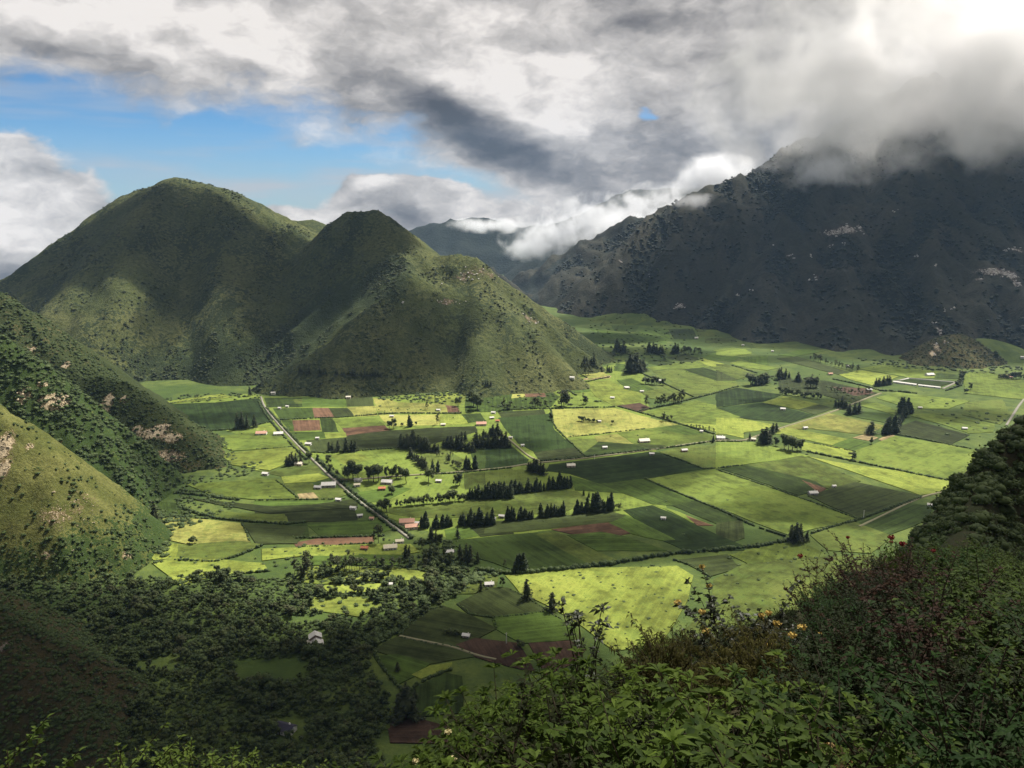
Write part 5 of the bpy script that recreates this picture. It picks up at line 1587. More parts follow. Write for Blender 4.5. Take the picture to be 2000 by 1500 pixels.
HOUSES = """
3 1460 283 22 salmon white salmon-roofed house with white walls left of the gravel road
3 1555 285 19 white white long white barn between the salmon-roofed house and the road
3 1835 572 30 white grey big white-roofed farm building at the road crossing
3 1775 585 15 grey grey grey ruined shed against the big white-roofed building
4 800 962 16 white white white-roofed house right of the road, near the tall trees
4 790 1000 13 cream white small cream-roofed house below the white-roofed one by the road
4 1025 978 23 white grey long white-roofed barn right of the road
4 985 1028 15 orange brick small orange-roofed house in the green meadow
4 645 1115 12 white white small white house left of the road below the crossing
4 760 1180 13 white white low white roof in the dark strip left of the road
4 812 1240 11 white grey tiny white shed at the lower road bend
4 905 1262 9 salmon cream tiny salmon-roofed hut beside the lower road
4 1180 1290 32 salmon cream big salmon-roofed farmhouse at the left end of the lower cypress row
4 1215 1328 27 salmon cream salmon-roofed annex in front of the big salmon farmhouse
4 1262 1298 10 white cream small pale shed right of the big salmon farmhouse
4 1050 1490 28 cream white large cream-roofed house above the wood
4 1122 1442 17 cream white smaller cream-roofed house behind the large cream one
4 850 1495 15 orange brick low orange-roofed shed in the bright strip above the wood
4 1428 968 12 white grey white tent-shaped shed by the farm track
4 75 912 13 white white white cottage at the hedge left of the road
4 335 835 16 pale cream pale low house under the pines left of the road
4 410 678 13 white white small white house in bushes right of the upper road
4 480 632 7 white white tiny white shed on the dark olive field
4 185 396 6 white white tiny white hut left in the brown upper plots
4 245 383 6 white white tiny white hut right in the brown upper plots
4 135 278 9 white white white hut at the top end of the gravel road
4 1760 522 22 salmon cream cream-walled long house at the left of the deep green field
4 1888 497 9 orange cream orange-roofed hut beside the deep green field
4 1842 473 9 white grey white-roofed hut above the orange-roofed one
4 1855 432 9 white white white shed at the top corner of the deep green field
4 1425 412 8 white white white hut in the pale yellow pasture below the hill
4 1462 526 10 pale cream pale low shed at the foot of the yellow pasture
4 722 311 10 pale cream pale low shed on the hedge below the hill
4 1895 650 12 grey grey grey roof inside the dark grove
4 1990 627 8 white white small white house at the grove's right edge
4 1062 460 9 white cream white hut beside the bushes of the pale pasture
5 282 688 7 white white small white house by the short farm track
5 925 705 10 white white lone white house in the dark green field
5 1292 756 10 white grey white-roofed house on the edge of the deep dark field
5 660 848 18 pale cream pale low buildings below the track at the deep dark field
5 1230 655 23 pale cream long tan farmhouse in the light green field
5 1545 728 13 white brick white-roofed house beside the middle of the track
5 1830 632 17 white white bright white house where hedge and track meet
5 1680 578 6 white white tiny white hut on the diagonal hedge
5 882 500 8 white grey small white hut at the thicket on the pale pasture
5 1382 1260 10 white white white house among bushes in the deep green lower fields
5 670 158 10 white white white house in the green plot at the hill's right foot
5 1215 265 8 white white white hut in the bright far pasture
5 1100 238 9 white cream white hut beside the red bushes of the far pasture
5 985 315 9 white white white hut in trees above the deep green field
5 1350 181 8 white white white house in dark trees of the far olive fields
5 55 1262 11 grey grey grey shed in the gap of the lower cypress row
5 120 1245 12 white grey white-roofed sheds in the gap of the lower cypress row
6 1885 460 19 salmon cream salmon-roofed house at the far right edge
6 1385 447 16 white white white barn above the white-walled plot
6 992 545 10 white cream white house left below the white-walled plot
6 575 793 9 white white white hut in the yellow pasture above the track bend
6 1612 797 9 white grey white hut alone in the right-hand pasture
6 1322 661 7 white cream small hut beside the short conifer file
6 1640 1124 11 white white white house at the foot of the dark right slope
6 625 1220 18 white grey white-roofed shed at the corner of the dark square field
6 762 1174 7 white white small white shed on the dark square field's upper edge
6 430 670 10 white white white house between deep green fields on the right
6 580 571 8 white white white house among the low trees on the right
6 738 440 9 salmon cream salmon-roofed hut in the far right fields
6 852 389 6 white white tiny white hut in the farthest right fields
6 22 858 16 white white white house left of the track bend
6 235 868 12 pale cream pale shed at the track bend
6 170 252 5 white white tiny white hut at the mountain foot, left one
6 362 291 5 white white tiny white hut at the mountain foot, right one
6 1988 330 6 white white tiny white hut on the apron at the right edge
9 80 218 10 white brick house with pale walls at the valley's far end
9 1222 452 7 white white bright white hut beside the dark far plot
9 460 992 9 white white white hut by the red bushes at the far bright pasture
7 925 272 19 white white white-roofed house among trees at the upper end of the wood
7 1035 818 15 white grey grey-white shed beside the dark mound in the lower fields
7 540 482 11 white white white hut in bushes above the wood's clearing
7 482 422 9 pale cream pale low hut at the wood's bright clearing
7 1185 482 19 white white roofless-looking white ruin on the olive mound
"""
HL = [l.split() for l in HOUSES.strip().splitlines()]
HP = at_many([H_(w[0], float(w[1]), float(w[2])) for w in HL], [slope_z, hill_z])
for w, hp in zip(HL, HP):
    u, v = H_(w[0], float(w[1]), float(w[2]))
    small = float(w[3]) < 9
    lab = ' '.join(w[6:])
    house(u, v, float(w[3]), w[4], w[5], lab, name='hut' if small or 'hut' in lab else ('shed' if 'shed' in lab or 'barn' in lab else 'house'), cat='hut' if 'hut' in lab else ('shed' if 'shed' in lab or 'barn' in lab else 'house'), at_p=hp)

# the wooden house with stepped white roofs in the wood
def stepped_house():
    p = at(618, 1258, VALLEY); k = np.linalg.norm(p - np.array((0, 0, CAM_H))) / FPX
    e = bpy.data.objects.new('house', None); COL.objects.link(e); e.location = p; e.rotation_euler = (0, 0, R(-72))
    e['label'] = 'timber house with two stepped white gable roofs alone in the dark wood'; e['category'] = 'house'; e['group'] = 'farm buildings of the valley'
    def part(o, dx, dy, dz): o.location = (dx, dy, dz); return o
    W = 25 * k
    part(new_obj('wall', gable_walls(6.0, W * .82, 3.0, W * .23), WALL_MAT2['wood'], e), 3.4, 0, 0)
    part(new_obj('roof', gable_roof(6.0, W * .82, 3.0, W * .23, 0.9, .3), ROOF_MAT['white'], e), 3.4, 0, 0)
    part(new_obj('wall', gable_walls(5.4, W * .80, 5.2, W * .23), WALL_MAT2['wood'], e), -2.9, -.4, 0)
    part(new_obj('roof', gable_roof(5.4, W * .80, 5.2, W * .23, 0.8, .3), ROOF_MAT['white'], e), -2.9, -.4, 0)
    part(new_obj('wall', gable_walls(5, 4.0, 2.4, .8), WALL_MAT2['wood'], e), 1.0, -W * .55, 0)
    part(new_obj('roof', gable_roof(5, 4.0, 2.4, .8, .5, .2), ROOF_MAT['pale'], e), 1.0, -W * .55, 0)
    for y, z in ((-2.2, 1.2), (0.4, 1.2), (2.6, 1.2), (0.2, 3.5)):
        gv, gf = boxes([(6.38, 6.44, y - .55, y + .55, z, z + 1.1)])
        new_obj('window', mesh_np('window', gv, gf), GLASS, e)
    gv, gf = boxes([(6.38, 6.45, -.95, -.15, 0, 2.1)])
    new_obj('door', mesh_np('door', gv, gf), DOOR, e)
stepped_house()
house(556, 1428, 42, 'slate', 'white', 'house with a dark slate roof and white gable in the wood', ang=-20, deep=0.6)
# long white greenhouse and wall of the fenced plot
def long_shed(a, b, w, h, label, name, cat):
    q = at_many([a, b], VALLEY); d = q[1] - q[0]; L = np.linalg.norm(d[:2])
    e = bpy.data.objects.new(name, None); COL.objects.link(e); e.location = (q[0] + q[1]) / 2; e.rotation_euler = (0, 0, math.atan2(d[1], d[0]))
    e['label'] = label; e['category'] = cat
    new_obj('wall', gable_walls(L, w, h, w * .18), WALL_MAT2['white'], e)
    new_obj('roof', gable_roof(L, w, h, w * .18, .4, .2), ROOF_MAT['white'], e)
    n = int(L / 12)
    for i in range(n):
        cx = -L / 2 + (i + .5) * L / n
        gv, gf = boxes([(cx - 1.2, cx + 1.2, -w / 2 - .05, -w / 2 + .02, 0.6, 1.8)])
        new_obj('window', mesh_np('window', gv, gf), GLASS, e)
long_shed(H_('6', 1150, 492), H_('6', 1300, 512), 6, 2.6, 'long low white greenhouse along the fenced plot, left piece', 'greenhouse', 'greenhouse')
long_shed(H_('6', 1312, 514), H_('6', 1455, 530), 5, 2.4, 'long low white greenhouse along the fenced plot, right piece', 'greenhouse', 'greenhouse')
long_shed(H_('6', 1370, 1292), H_('6', 1490, 1308), 5, 2.2, 'long white greenhouse at the foot of the right slope', 'greenhouse', 'greenhouse')
def wall_line(a, b, label, h=1.6):
    q = at_many([a, b], VALLEY); d = q[1] - q[0]; L = np.linalg.norm(d[:2])
    v, f = boxes([(-L / 2, L / 2, -.6, .6, -1, h)])
    c, g_ = boxes([(-L / 2 - .1, L / 2 + .1, -.75, .75, h + .01, h + .2)])
    e = bpy.data.objects.new('garden_wall', None); COL.objects.link(e); e.location = (q[0] + q[1]) / 2; e.rotation_euler = (0, 0, math.atan2(d[1], d[0]))
    e['label'] = label; e['category'] = 'wall'
    new_obj('masonry', mesh_np('masonry', v, f), WALL_MAT2['white'], e)
    new_obj('coping', mesh_np('coping', c, g_), WALL_MAT2['grey'], e)
wall_line(H_('6', 1240, 465), H_('6', 1560, 492), 'white wall along the far side of the fenced plot')
wall_line(H_('6', 1165, 484), H_('6', 1250, 466), 'white wall on the left side of the fenced plot')
# power poles
def pole(u, v, hpx, label):
    p = at(u, v, VALLEY); k = np.linalg.norm(p - np.array((0, 0, CAM_H))) / FPX; h = hpx * k
    e = bpy.data.objects.new('power_pole', None); COL.objects.link(e); e.location = p; e['label'] = label; e['category'] = 'pole'; e['group'] = 'power poles'
    tv, tf = tube([(0, 0, -.5), (0, 0, h * .5), (0, 0, h)], .30, .2, 6)
    new_obj('shaft', mesh_np('shaft', tv, tf), WALL_MAT2['white'], e)
    bv, bf = boxes([(-1.1, 1.1, -.1, .1, h - .9, h - .7)])
    new_obj('crossarm', mesh_np('crossarm', bv, bf), WALL_MAT2['grey'], e)
pole(*H_('7', 1297, 860), 24, 'thin white power pole above the dark brown plot')
pole(*H_('8', 1303, 140), 16, 'thin pole at the corner of the large light field')
pole(*H_('5', 845, 790), 10, 'thin pole on the hedge above the deep dark field')
# ---------------------------------------------------------------- shrubs on the rim, close to the viewpoint
def leaves_mesh(base, dirs, length, width, rng, droop=0.25, fold=0.25, pos=(0.0, 0.45, 1.0)):
    """folded lance-shaped leaves: base point, direction, each 6 vertices and 4 faces"""
    n = len(base)
    d = dirs / (np.linalg.norm(dirs, axis=1)[:, None] + 1e-9)
    up = np.tile(np.array((0, 0, 1.0)), (n, 1)) + rng.normal(0, 0.35, (n, 3))
    s = np.cross(d, up); s /= np.linalg.norm(s, axis=1)[:, None] + 1e-9
    nrm = np.cross(s, d)
    L = (length * rng.uniform(0.65, 1.25, n))[:, None]; W = (width * rng.uniform(0.75, 1.2, n))[:, None]
    sag = np.array((0, 0, -1.0))
    mid = base + d * L * pos[1] + sag * L * droop * 0.25
    tip = base + d * L * (1 - 0.3 * droop) + sag * L * droop
    lift = nrm * W * fold
    v = np.stack([base, mid, tip, mid - s * W + lift, mid + s * W + lift], 1).reshape(-1, 3)
    i = np.arange(n)[:, None] * 5
    f = np.concatenate([i + np.array(q) for q in ((0, 3, 1), (3, 2, 1), (0, 1, 4), (1, 2, 4))])
    return v, f
def shrub_meshes(seed, stems=14, spread=0.55, leaf=0.11, width=0.02, per=26, droop=0.3, start=0.25, whorl=False, branches=2, lean=0.5, top=False):
    """unit-height shrub: (stems mesh, leaves mesh, tip points)"""
    rng = np.random.default_rng(seed)
    sp, lv, tips = [], [], []
    for k in range(stems):
        a = rng.uniform(0, 6.28); out = spread * math.sqrt(rng.uniform(0.02, 1.0)); h = rng.uniform(0.62, 1.0) * (1 - 0.25 * (out / spread) ** 2)
        t = np.linspace(0, 1, 6)[:, None]
        b0 = np.array((rng.normal(0, .04), rng.normal(0, .04), -0.04))
        bend = np.array((math.cos(a) * out, math.sin(a) * out, 0))
        p = b0 + bend * t ** 1.5 * lean * 2 + np.array((0, 0, h)) * t + rng.normal(0, 0.012, (6, 3)) * t
        lines = [(p, 0.0065, 0.002)]
        for q in range(branches):
            i = rng.integers(2, 5); a2 = rng.uniform(0, 6.28); bl = rng.uniform(0.12, 0.3)
            w = p[i] + np.linspace(0, 1, 4)[:, None] * np.array((math.cos(a2) * bl, math.sin(a2) * bl, bl * rng.uniform(0.3, 1.0)))
            lines.append((w, 0.003, 0.0012))
        for (c, r0, r1) in lines:
            sp.append(tube(c, r0, r1, 4))
            tips.append(c[-1])
            m = per if c is p else max(4, per // 2)
            u = start + (1 - start) * rng.uniform(0, 1, m) ** (0.55 if top else 0.8) if c is p else rng.uniform(0.2, 1, m)
            if whorl:
                u = np.concatenate([u[: m // 2], np.full(m - m // 2, 0.985)])
            x = u * (len(c) - 1); j = np.minimum(x.astype(int), len(c) - 2); fr = (x - j)[:, None]
            base = c[j] * (1 - fr) + c[j + 1] * fr
            ax = c[j + 1] - c[j]; ax /= np.linalg.norm(ax, axis=1)[:, None] + 1e-9
            an = rng.uniform(0, 6.28, m)
            rad = np.stack([np.cos(an), np.sin(an), np.zeros(m)], 1)
            upw = np.where(u > 0.95, rng.uniform(0.4, 1.3, m), rng.uniform(0.1, 0.7, m))[:, None]
            lv.append(leaves_mesh(base, rad + ax * upw, leaf, width, rng, droop))
    sv, sf = join(sp); v, f = join(lv)
    return mesh_np('stems', sv, sf, True), mesh_np('leaves', v, f), np.array(tips)
def leaf_material(name, lo, hi, rough=0.6, spec=0.06, trans=0.45, other=None):
    return foliage_material(name, lo, hi, rough, spec, 6.0, trans, other)
STEM = plain('twig', (0.040, 0.030, 0.020), 0.85, 0.1, 0.3, 8.0)
LM = {'lance': leaf_material('lance_leaf', (0.014, 0.032, 0.006), (0.112, 0.165, 0.024), other=(0.030, 0.044, 0.010)),
      'dark': leaf_material('dark_small_leaf', (0.006, 0.013, 0.004), (0.024, 0.036, 0.010), other=(0.026, 0.024, 0.009)),
      'olive': leaf_material('olive_leaf', (0.024, 0.024, 0.006), (0.075, 0.070, 0.018), other=(0.040, 0.030, 0.012)),
      'red': leaf_material('red_brown_leaf', (0.018, 0.012, 0.008), (0.058, 0.030, 0.020), other=(0.022, 0.022, 0.010)),
      'glossy': leaf_material('glossy_dark_leaf', (0.008, 0.015, 0.005), (0.030, 0.040, 0.011), 0.45, 0.25),
      'light': leaf_material('light_leaf', (0.012, 0.028, 0.005), (0.078, 0.120, 0.019), other=(0.028, 0.036, 0.010)),
      'fern': leaf_material('deep_green_leaf', (0.009, 0.026, 0.007), (0.034, 0.070, 0.015), other=(0.020, 0.032, 0.009)),
      'dry': leaf_material('dry_leaf', (0.035, 0.026, 0.012), (0.095, 0.070, 0.034), 0.8, 0.1)}
SHR = {}
def kind_set(key, n, **kw):
    SHR[key] = []
    for i in range(n):
        st, lf, tips = shrub_meshes(3000 + 50 * len(SHR) + i, **kw)
        st.materials.append(STEM); lf.materials.append(LM[key])
        SHR[key].append((st, lf, tips))
kind_set('lance', 4, stems=17, spread=0.55, leaf=0.095, width=0.0125, per=36, droop=0.4, whorl=True, branches=3)
kind_set('dark', 4, stems=22, spread=0.55, leaf=0.042, width=0.0095, per=60, droop=0.15, start=0.15, branches=3)
kind_set('olive', 3, stems=20, spread=0.5, leaf=0.065, width=0.007, per=60, droop=0.75, start=0.2, branches=3)
kind_set('red', 3, stems=18, spread=0.6, leaf=0.038, width=0.009, per=46, droop=0.2, branches=3)
kind_set('glossy', 3, stems=12, spread=0.55, leaf=0.055, width=0.017, per=40, droop=0.25, start=0.45, branches=3)
kind_set('light', 4, stems=18, spread=0.6, leaf=0.064, width=0.0120, per=58, droop=0.3, branches=3)
kind_set('fern', 3, stems=20, spread=0.6, leaf=0.050, width=0.0080, per=76, droop=0.4, branches=3)
kind_set('dry', 2, stems=26, spread=0.5, leaf=0.10, width=0.006, per=18, droop=0.6, branches=1)
LM['bushy'] = leaf_material('bright_bush_leaf', (0.030, 0.056, 0.012), (0.130, 0.180, 0.034), other=(0.085, 0.100, 0.026))
kind_set('bushy', 3, stems=24, spread=0.42, leaf=0.032, width=0.0062, per=84, droop=0.3, start=0.3, branches=4)
NEAR = [near_z]
SHRUB_NAME = {'lance': 'lance_leaved_shrub', 'dark': 'dark_shrub', 'olive': 'olive_shrub', 'red': 'reddish_shrub', 'glossy': 'flowering_shrub', 'light': 'light_green_shrub', 'fern': 'deep_green_shrub', 'dry': 'dry_shrub', 'bushy': 'leafy_bush'}
SEEN_AS = {'lance': 'shrub with long pointed bright green leaves on the rim', 'dark': 'dense dark small-leaved shrub on the rim slope', 'olive': 'olive shrub with narrow drooping leaves on the rim', 'red': 'red-brown leaved shrub on the rim', 'light': 'light green leafy shrub on the rim slope',
           'fern': 'deep green feathery shrub on the rim slope', 'dry': 'dry brownish tangle of stems on the rim', 'glossy': 'dark glossy-leaved shrub on the rim'}
SHRUB_LIST = []
def put_shrub(key, p, h, wide=1.0, label=None, var=None, rz=None):
    st, lf, tips = SHR[key][random.randrange(len(SHR[key])) if var is None else var]
    e = bpy.data.objects.new(SHRUB_NAME[key], None); COL.objects.link(e)
    e.location = p; e.scale = (h * wide, h * wide, h); e.rotation_euler = (random.uniform(-.1, .1), random.uniform(-.1, .1), random.uniform(0, 6.28) if rz is None else rz)
    e.empty_display_size = 0.2
    e['category'] = 'shrub'
    for nm, me in (('stems', st), ('leaves', lf)):
        o = bpy.data.objects.new(nm, me); COL.objects.link(o); o.parent = e
    if label: e['label'] = label
    else: SHRUB_LIST.append((key, e, p))
    return e, tips
SIL = [(0, 1345), (50, 1375), (120, 1450), (180, 1505), (200, 1490), (300, 1450), (380, 1458), (470, 1448), (560, 1475), (640, 1500), (720, 1505), (790, 1490), (860, 1430), (900, 1360), (1000, 1310), (1080, 1290), (1180, 1268), (1300, 1225), (1380, 1215), (1500, 1180), (1560, 1165), (1640, 1100), (1720, 1065), (1800, 1010), (1860, 985), (1950, 960), (2000, 945), (2300, 900)]
def project(p):
    q = np.asarray(p, float) - np.array((0, 0, CAM_H))
    f = q[1] * CP - q[2] * SP; up = q[1] * SP + q[2] * CP
    return 1000 + FPX * q[0] / f, 750 - FPX * up / f
ZONES = [  # u, v, radius, kinds
    (1050, 1450, 170, ['lance', 'lance', 'dark', 'light']), (900, 1480, 140, ['lance', 'lance']), (1250, 1470, 130, ['lance', 'dark', 'light', 'olive']), (1180, 1330, 130, ['lance', 'dark', 'dark', 'olive']), (1000, 1380, 120, ['lance', 'dark', 'light']),
    (1380, 1320, 130, ['olive', 'olive', 'dark', 'olive']), (1300, 1290, 90, ['olive', 'light', 'lance']), (1480, 1300, 90, ['olive', 'olive']), (1600, 1460, 120, ['dry', 'olive', 'lance', 'light']), (1680, 1120, 110, ['red', 'red', 'fern', 'dark']), (1600, 1200, 110, ['dark', 'fern', 'dark', 'red']),
    (1750, 1200, 140, ['dark', 'red', 'fern', 'dark']), (1850, 1230, 120, ['fern', 'dark', 'fern']), (1900, 1060, 120, ['light', 'light', 'dark']), (1930, 1150, 100, ['fern', 'light', 'light']), (1600, 1330, 130, ['fern', 'dark', 'dark', 'light']),
    (1760, 1360, 150, ['light', 'light', 'fern']), (1930, 1340, 120, ['fern', 'light', 'dark']), (1900, 1450, 160, ['fern', 'fern', 'light']), (1450, 1420, 110, ['light', 'lance', 'lance', 'olive']), (60, 1430, 140, ['light', 'light', 'dark']), (400, 1480, 200, ['light', 'light', 'dark']), (620, 1490, 120, ['light', 'dark'])]
def zone(u, v):
    best, k = 1e9, ['dark']
    for zu, zv, r, ks in ZONES:
        d = math.hypot(u - zu, v - zv) / r
        if d < best: best, k = d, ks
    return random.choice(k)
random.seed(21)
rr = np.random.default_rng(77)
cand = []
for Y0, Y1, n in ((2.6, 5, 150), (5, 9, 300), (9, 15, 380), (15, 24, 430), (24, 40, 400)):
    Yc = rr.uniform(Y0, Y1, n); n2 = int(n * 1.45); Yc = rr.uniform(Y0, Y1, n2); Xc = rr.uniform(-0.85, 1.5, n2) * Yc
    cand += list(zip(Xc, Yc))
cand = np.array(cand)
cz = near_z(cand[:, 0], cand[:, 1])
placed = []
for (x, y), z in zip(cand, cz):
    u, vg = project((x, y, z))
    if not (-250 < u < 3300): continue
    vs = np.interp(u, [s[0] for s in SIL], [s[1] for s in SIL])
    d = math.hypot(x, y)
    if vg > 2100 or vg < vs - 10: continue
    if 620 < u < 790 and vg < 1700: continue
    key = zone(u, (vg + vs) * 0.5 if vg > vs + 250 else vg - 60)
    h = {'lance': 1.25, 'dark': 1.5, 'olive': 1.9, 'red': 1.7, 'light': 1.35, 'fern': 1.4, 'dry': 0.9, 'glossy': 1.6}[key] * random.uniform(0.75, 1.25)
    # keep the outline of the bushes against the valley
    q = P(u, vs + random.uniform(0, 70), y)
    hmax = q[2] - z
    if hmax < 0.35: continue
    h = min(h, hmax)
    sp = 0.34 * h + 0.10 + 0.012 * d
    if any((x - a) ** 2 + (y - b) ** 2 < (sp + s2) ** 2 * 0.36 for a, b, s2 in placed): continue
    placed.append((x, y, sp))
    put_shrub(key, (x, y, z - 0.03), h, random.uniform(0.9, 1.25))

# shrubs one can single out
FLOWER = {'yellow': plain('yellow_flower', (0.50, 0.36, 0.10), 0.8, 0.2, 0.3, 20.0), 'red': plain('red_flower', (0.20, 0.025, 0.022), 0.7, 0.2, 0.3, 20.0), 'cream': plain('cream_flower', (0.55, 0.48, 0.25), 0.8, 0.2, 0.3, 20.0), 'tan': plain('seed_head', (0.42, 0.30, 0.14), 0.9, 0.1, 0.3, 20.0)}
def flower_head(seed, n=46):
    rng = np.random.default_rng(seed)
    d = rng.normal(size=(n, 3)); d[:, 2] = np.abs(d[:, 2]) * 0.9 - 0.15; d /= np.linalg.norm(d, axis=1)[:, None]
    a = leaf_quads(d * rng.uniform(0.5, 1.0, n)[:, None], 0.34, rng, 1.0)
    b = blob((0, 0, 0), 0.6, seed, 1, 0.3)
    v, f = join([a, b])
    return mesh_np('flower_head', v, f)
HEAD = [flower_head(4000 + i) for i in range(3)]
def special(key, u, v, Y, label, wide=1.0, flowers=None, n=0, fr=0.05, var=0, leaf_scale=1.0):
    top = P(u, v, Y); z = float(near_z(top[0], top[1]))
    h = max(0.5, top[2] - z)
    e, tips = put_shrub(key, (top[0], top[1], z - 0.03), h, wide, label, var, rz=1.0)
    if flowers:
        order = np.argsort(-tips[:, 2])[: n * 2]
        pick = [int(order[i]) for i in np.random.default_rng(int(u)).permutation(len(order))[:n]]
        for i, q in enumerate(pick):
            o = bpy.data.objects.new('flower_head', HEAD[i % 3].copy() if not HEAD[i % 3].materials else HEAD[i % 3])
            o.data = HEAD_BY[flowers][i % 3]
            COL.objects.link(o); o.parent = e
            o.location = tips[q] + np.array((0, 0, 0.01))
            s = fr / h
            o.scale = (s / wide, s / wide, s)
    return e
HEAD_BY = {}
for k, m in FLOWER.items():
    HEAD_BY[k] = []
    for i in range(3):
        c = HEAD[i].copy(); c.materials.append(m); HEAD_BY[k].append(c)
special('glossy', 1455, 1105, 11.5, 'tall dark shrub with round yellow flower heads against the valley', 0.95, 'yellow', 9, 0.06, 0)
special('glossy', 1540, 1190, 11.0, 'lower dark shrub with a few yellow flowers right of the tall one', 1.0, 'yellow', 4, 0.07, 1)
special('red', 1605, 1065, 17, 'small dark reddish shrub sticking out above the rim', 0.7, 'red', 1, 0.07, 0)
special('red', 1690, 1040, 19, 'reddish shrub with scattered red bracts on the rim', 1.1, 'red', 2, 0.06, 1)
special('red', 1860, 1070, 17, 'dark shrub with crimson flowers at the right', 0.9, 'red', 2, 0.06, 2)
special('lance', 1755, 1020, 18, 'slim stem with a single red flower crown above the rim', 0.25, 'red', 2, 0.09, 2)
special('lance', 880, 1420, 5.5, 'leafy shrub with small yellow-white flowers at the lower middle', 0.7, 'cream', 4, 0.03, 1)
special('dry', 1620, 1405, 5.2, 'dry shrub with tan seed heads at the bottom', 1.1, 'tan', 10, 0.05, 0)
special('light', 1730, 1330, 8.0, 'light green shrub with pale green flower clusters', 0.9, 'cream', 5, 0.05, 1)
special('olive', 1340, 1195, 10.5, 'drooping olive shrub leaning over the valley view', 1.0, None, 0, 0, 0)
special('lance', 1130, 1260, 7.5, 'bright long-leaved shrub right of the ploughed plots', 0.9, None, 0, 0, 3)
special('lance', 985, 1300, 7.0, 'long-leaved shrub standing highest at the left of the rim', 0.8, None, 0, 0, 0)
for u, v, Y, lab in ((20, 1335, 6.2, 'leafy bush in the bottom left corner, against the left edge'), (75, 1400, 5.6, 'second leafy bush in the bottom left corner'), (135, 1465, 5.0, 'third, lowest leafy bush in the bottom left corner'), (-10, 1430, 4.6, 'leafy bush cut by the bottom left corner'),
                  (250, 1462, 5.6, 'first small bush top along the bottom left edge'), (310, 1444, 6.0, 'second, brightest bush top along the bottom left edge'), (370, 1456, 5.6, 'third bush top along the bottom left edge'), (455, 1442, 6.2, 'fourth bush top below the slate-roofed house'),
                  (515, 1446, 5.8, 'fifth bush top below the slate-roofed house'), (575, 1478, 5.4, 'last low bush top at the bottom edge left of the brown plot')):
    special('bushy', u, v, Y, lab, 0.85, None, 0, 0, int(u) % 3)
# the thin, nearly bare shrub against the bright pasture
def thin_shrub(u, v, Y, label):
    top = P(u, v, Y); z = float(near_z(top[0], top[1])); h = top[2] - z
    rng = np.random.default_rng(5)
    sp, lv = [], []
    for k in range(9):
        a = rng.uniform(0, 6.28); out = rng.uniform(0.05, 0.16); hh = rng.uniform(0.75, 1.0)
        t = np.linspace(0, 1, 7)[:, None]
        p = np.array((math.cos(a) * out, math.sin(a) * out, 0)) * t ** 2.2 + np.array((0, 0, hh)) * t + rng.normal(0, .006, (7, 3))
        sp.append(tube(p, .006, .002, 4))
        m = 16
        base = p[-1] + rng.normal(0, .012, (m, 3)); an = rng.uniform(0, 6.28, m)
        lv.append(leaves_mesh(base, np.stack([np.cos(an), np.sin(an), rng.uniform(-.1, .9, m)], 1), .05, .010, rng, .3))
        for i in (4, 5):
            b = p[i] + rng.normal(0, .01, (8, 3)); an = rng.uniform(0, 6.28, 8)
            lv.append(leaves_mesh(b, np.stack([np.cos(an), np.sin(an), rng.uniform(-.1, .9, 8)], 1), .04, .008, rng, .3))
    e = bpy.data.objects.new('thin_shrub', None); COL.objects.link(e); e.location = (top[0], top[1], z); e.scale = (h, h, h); e['label'] = label; e['category'] = 'shrub'
    v_, f_ = join(sp); new_obj('stems', mesh_np('stems', v_, f_, True), STEM, e)
    v_, f_ = join(lv); new_obj('leaves', mesh_np('leaves', v_, f_), LM['glossy'], e)
thin_shrub(1150, 1172, 8.5, 'thin nearly bare shrub with leaf tufts against the bright pasture')
# labels of the rest, by kind and place
by = {}
for key, e, p in SHRUB_LIST: by.setdefault(key, []).append((project((p[0], p[1], p[2] + 0.5))[0], e))
for key, l in by.items():
    l.sort(key=lambda q: q[0])
    for i, (u, e) in enumerate(l):
        e['label'] = SEEN_AS[key] + ', ' + nth(i + 1) + ' from the left'
        e['group'] = SHRUB_NAME[key].replace('_', ' ') + 's of the rim'

# leafy undergrowth between the shrubs
def tuft(seed):
    st, lf, tips = shrub_meshes(seed, stems=12, spread=0.8, leaf=0.16, width=0.03, per=14, droop=0.5, start=0.1, branches=1)
    return lf
TUFTS = proto([tuft(5000 + i) for i in range(4)], LM['dark'], 'leaf_tuft')
ru = np.random.default_rng(91)
ty = ru.uniform(0.5, 42, 3600) ** 1.0; tx = ru.uniform(-0.9, 1.7, 3600) * (ty + 2)
tz = near_z(tx, ty)
ok = (np.hypot(tx, ty) > 1.6)
scatter('undergrowth', np.column_stack([tx, ty, tz - 0.03])[ok], ru.uniform(0.14, 0.32, ok.sum()), TUFTS, 'low leafy undergrowth covering the rim slope', (1.0, 1.5), 92)
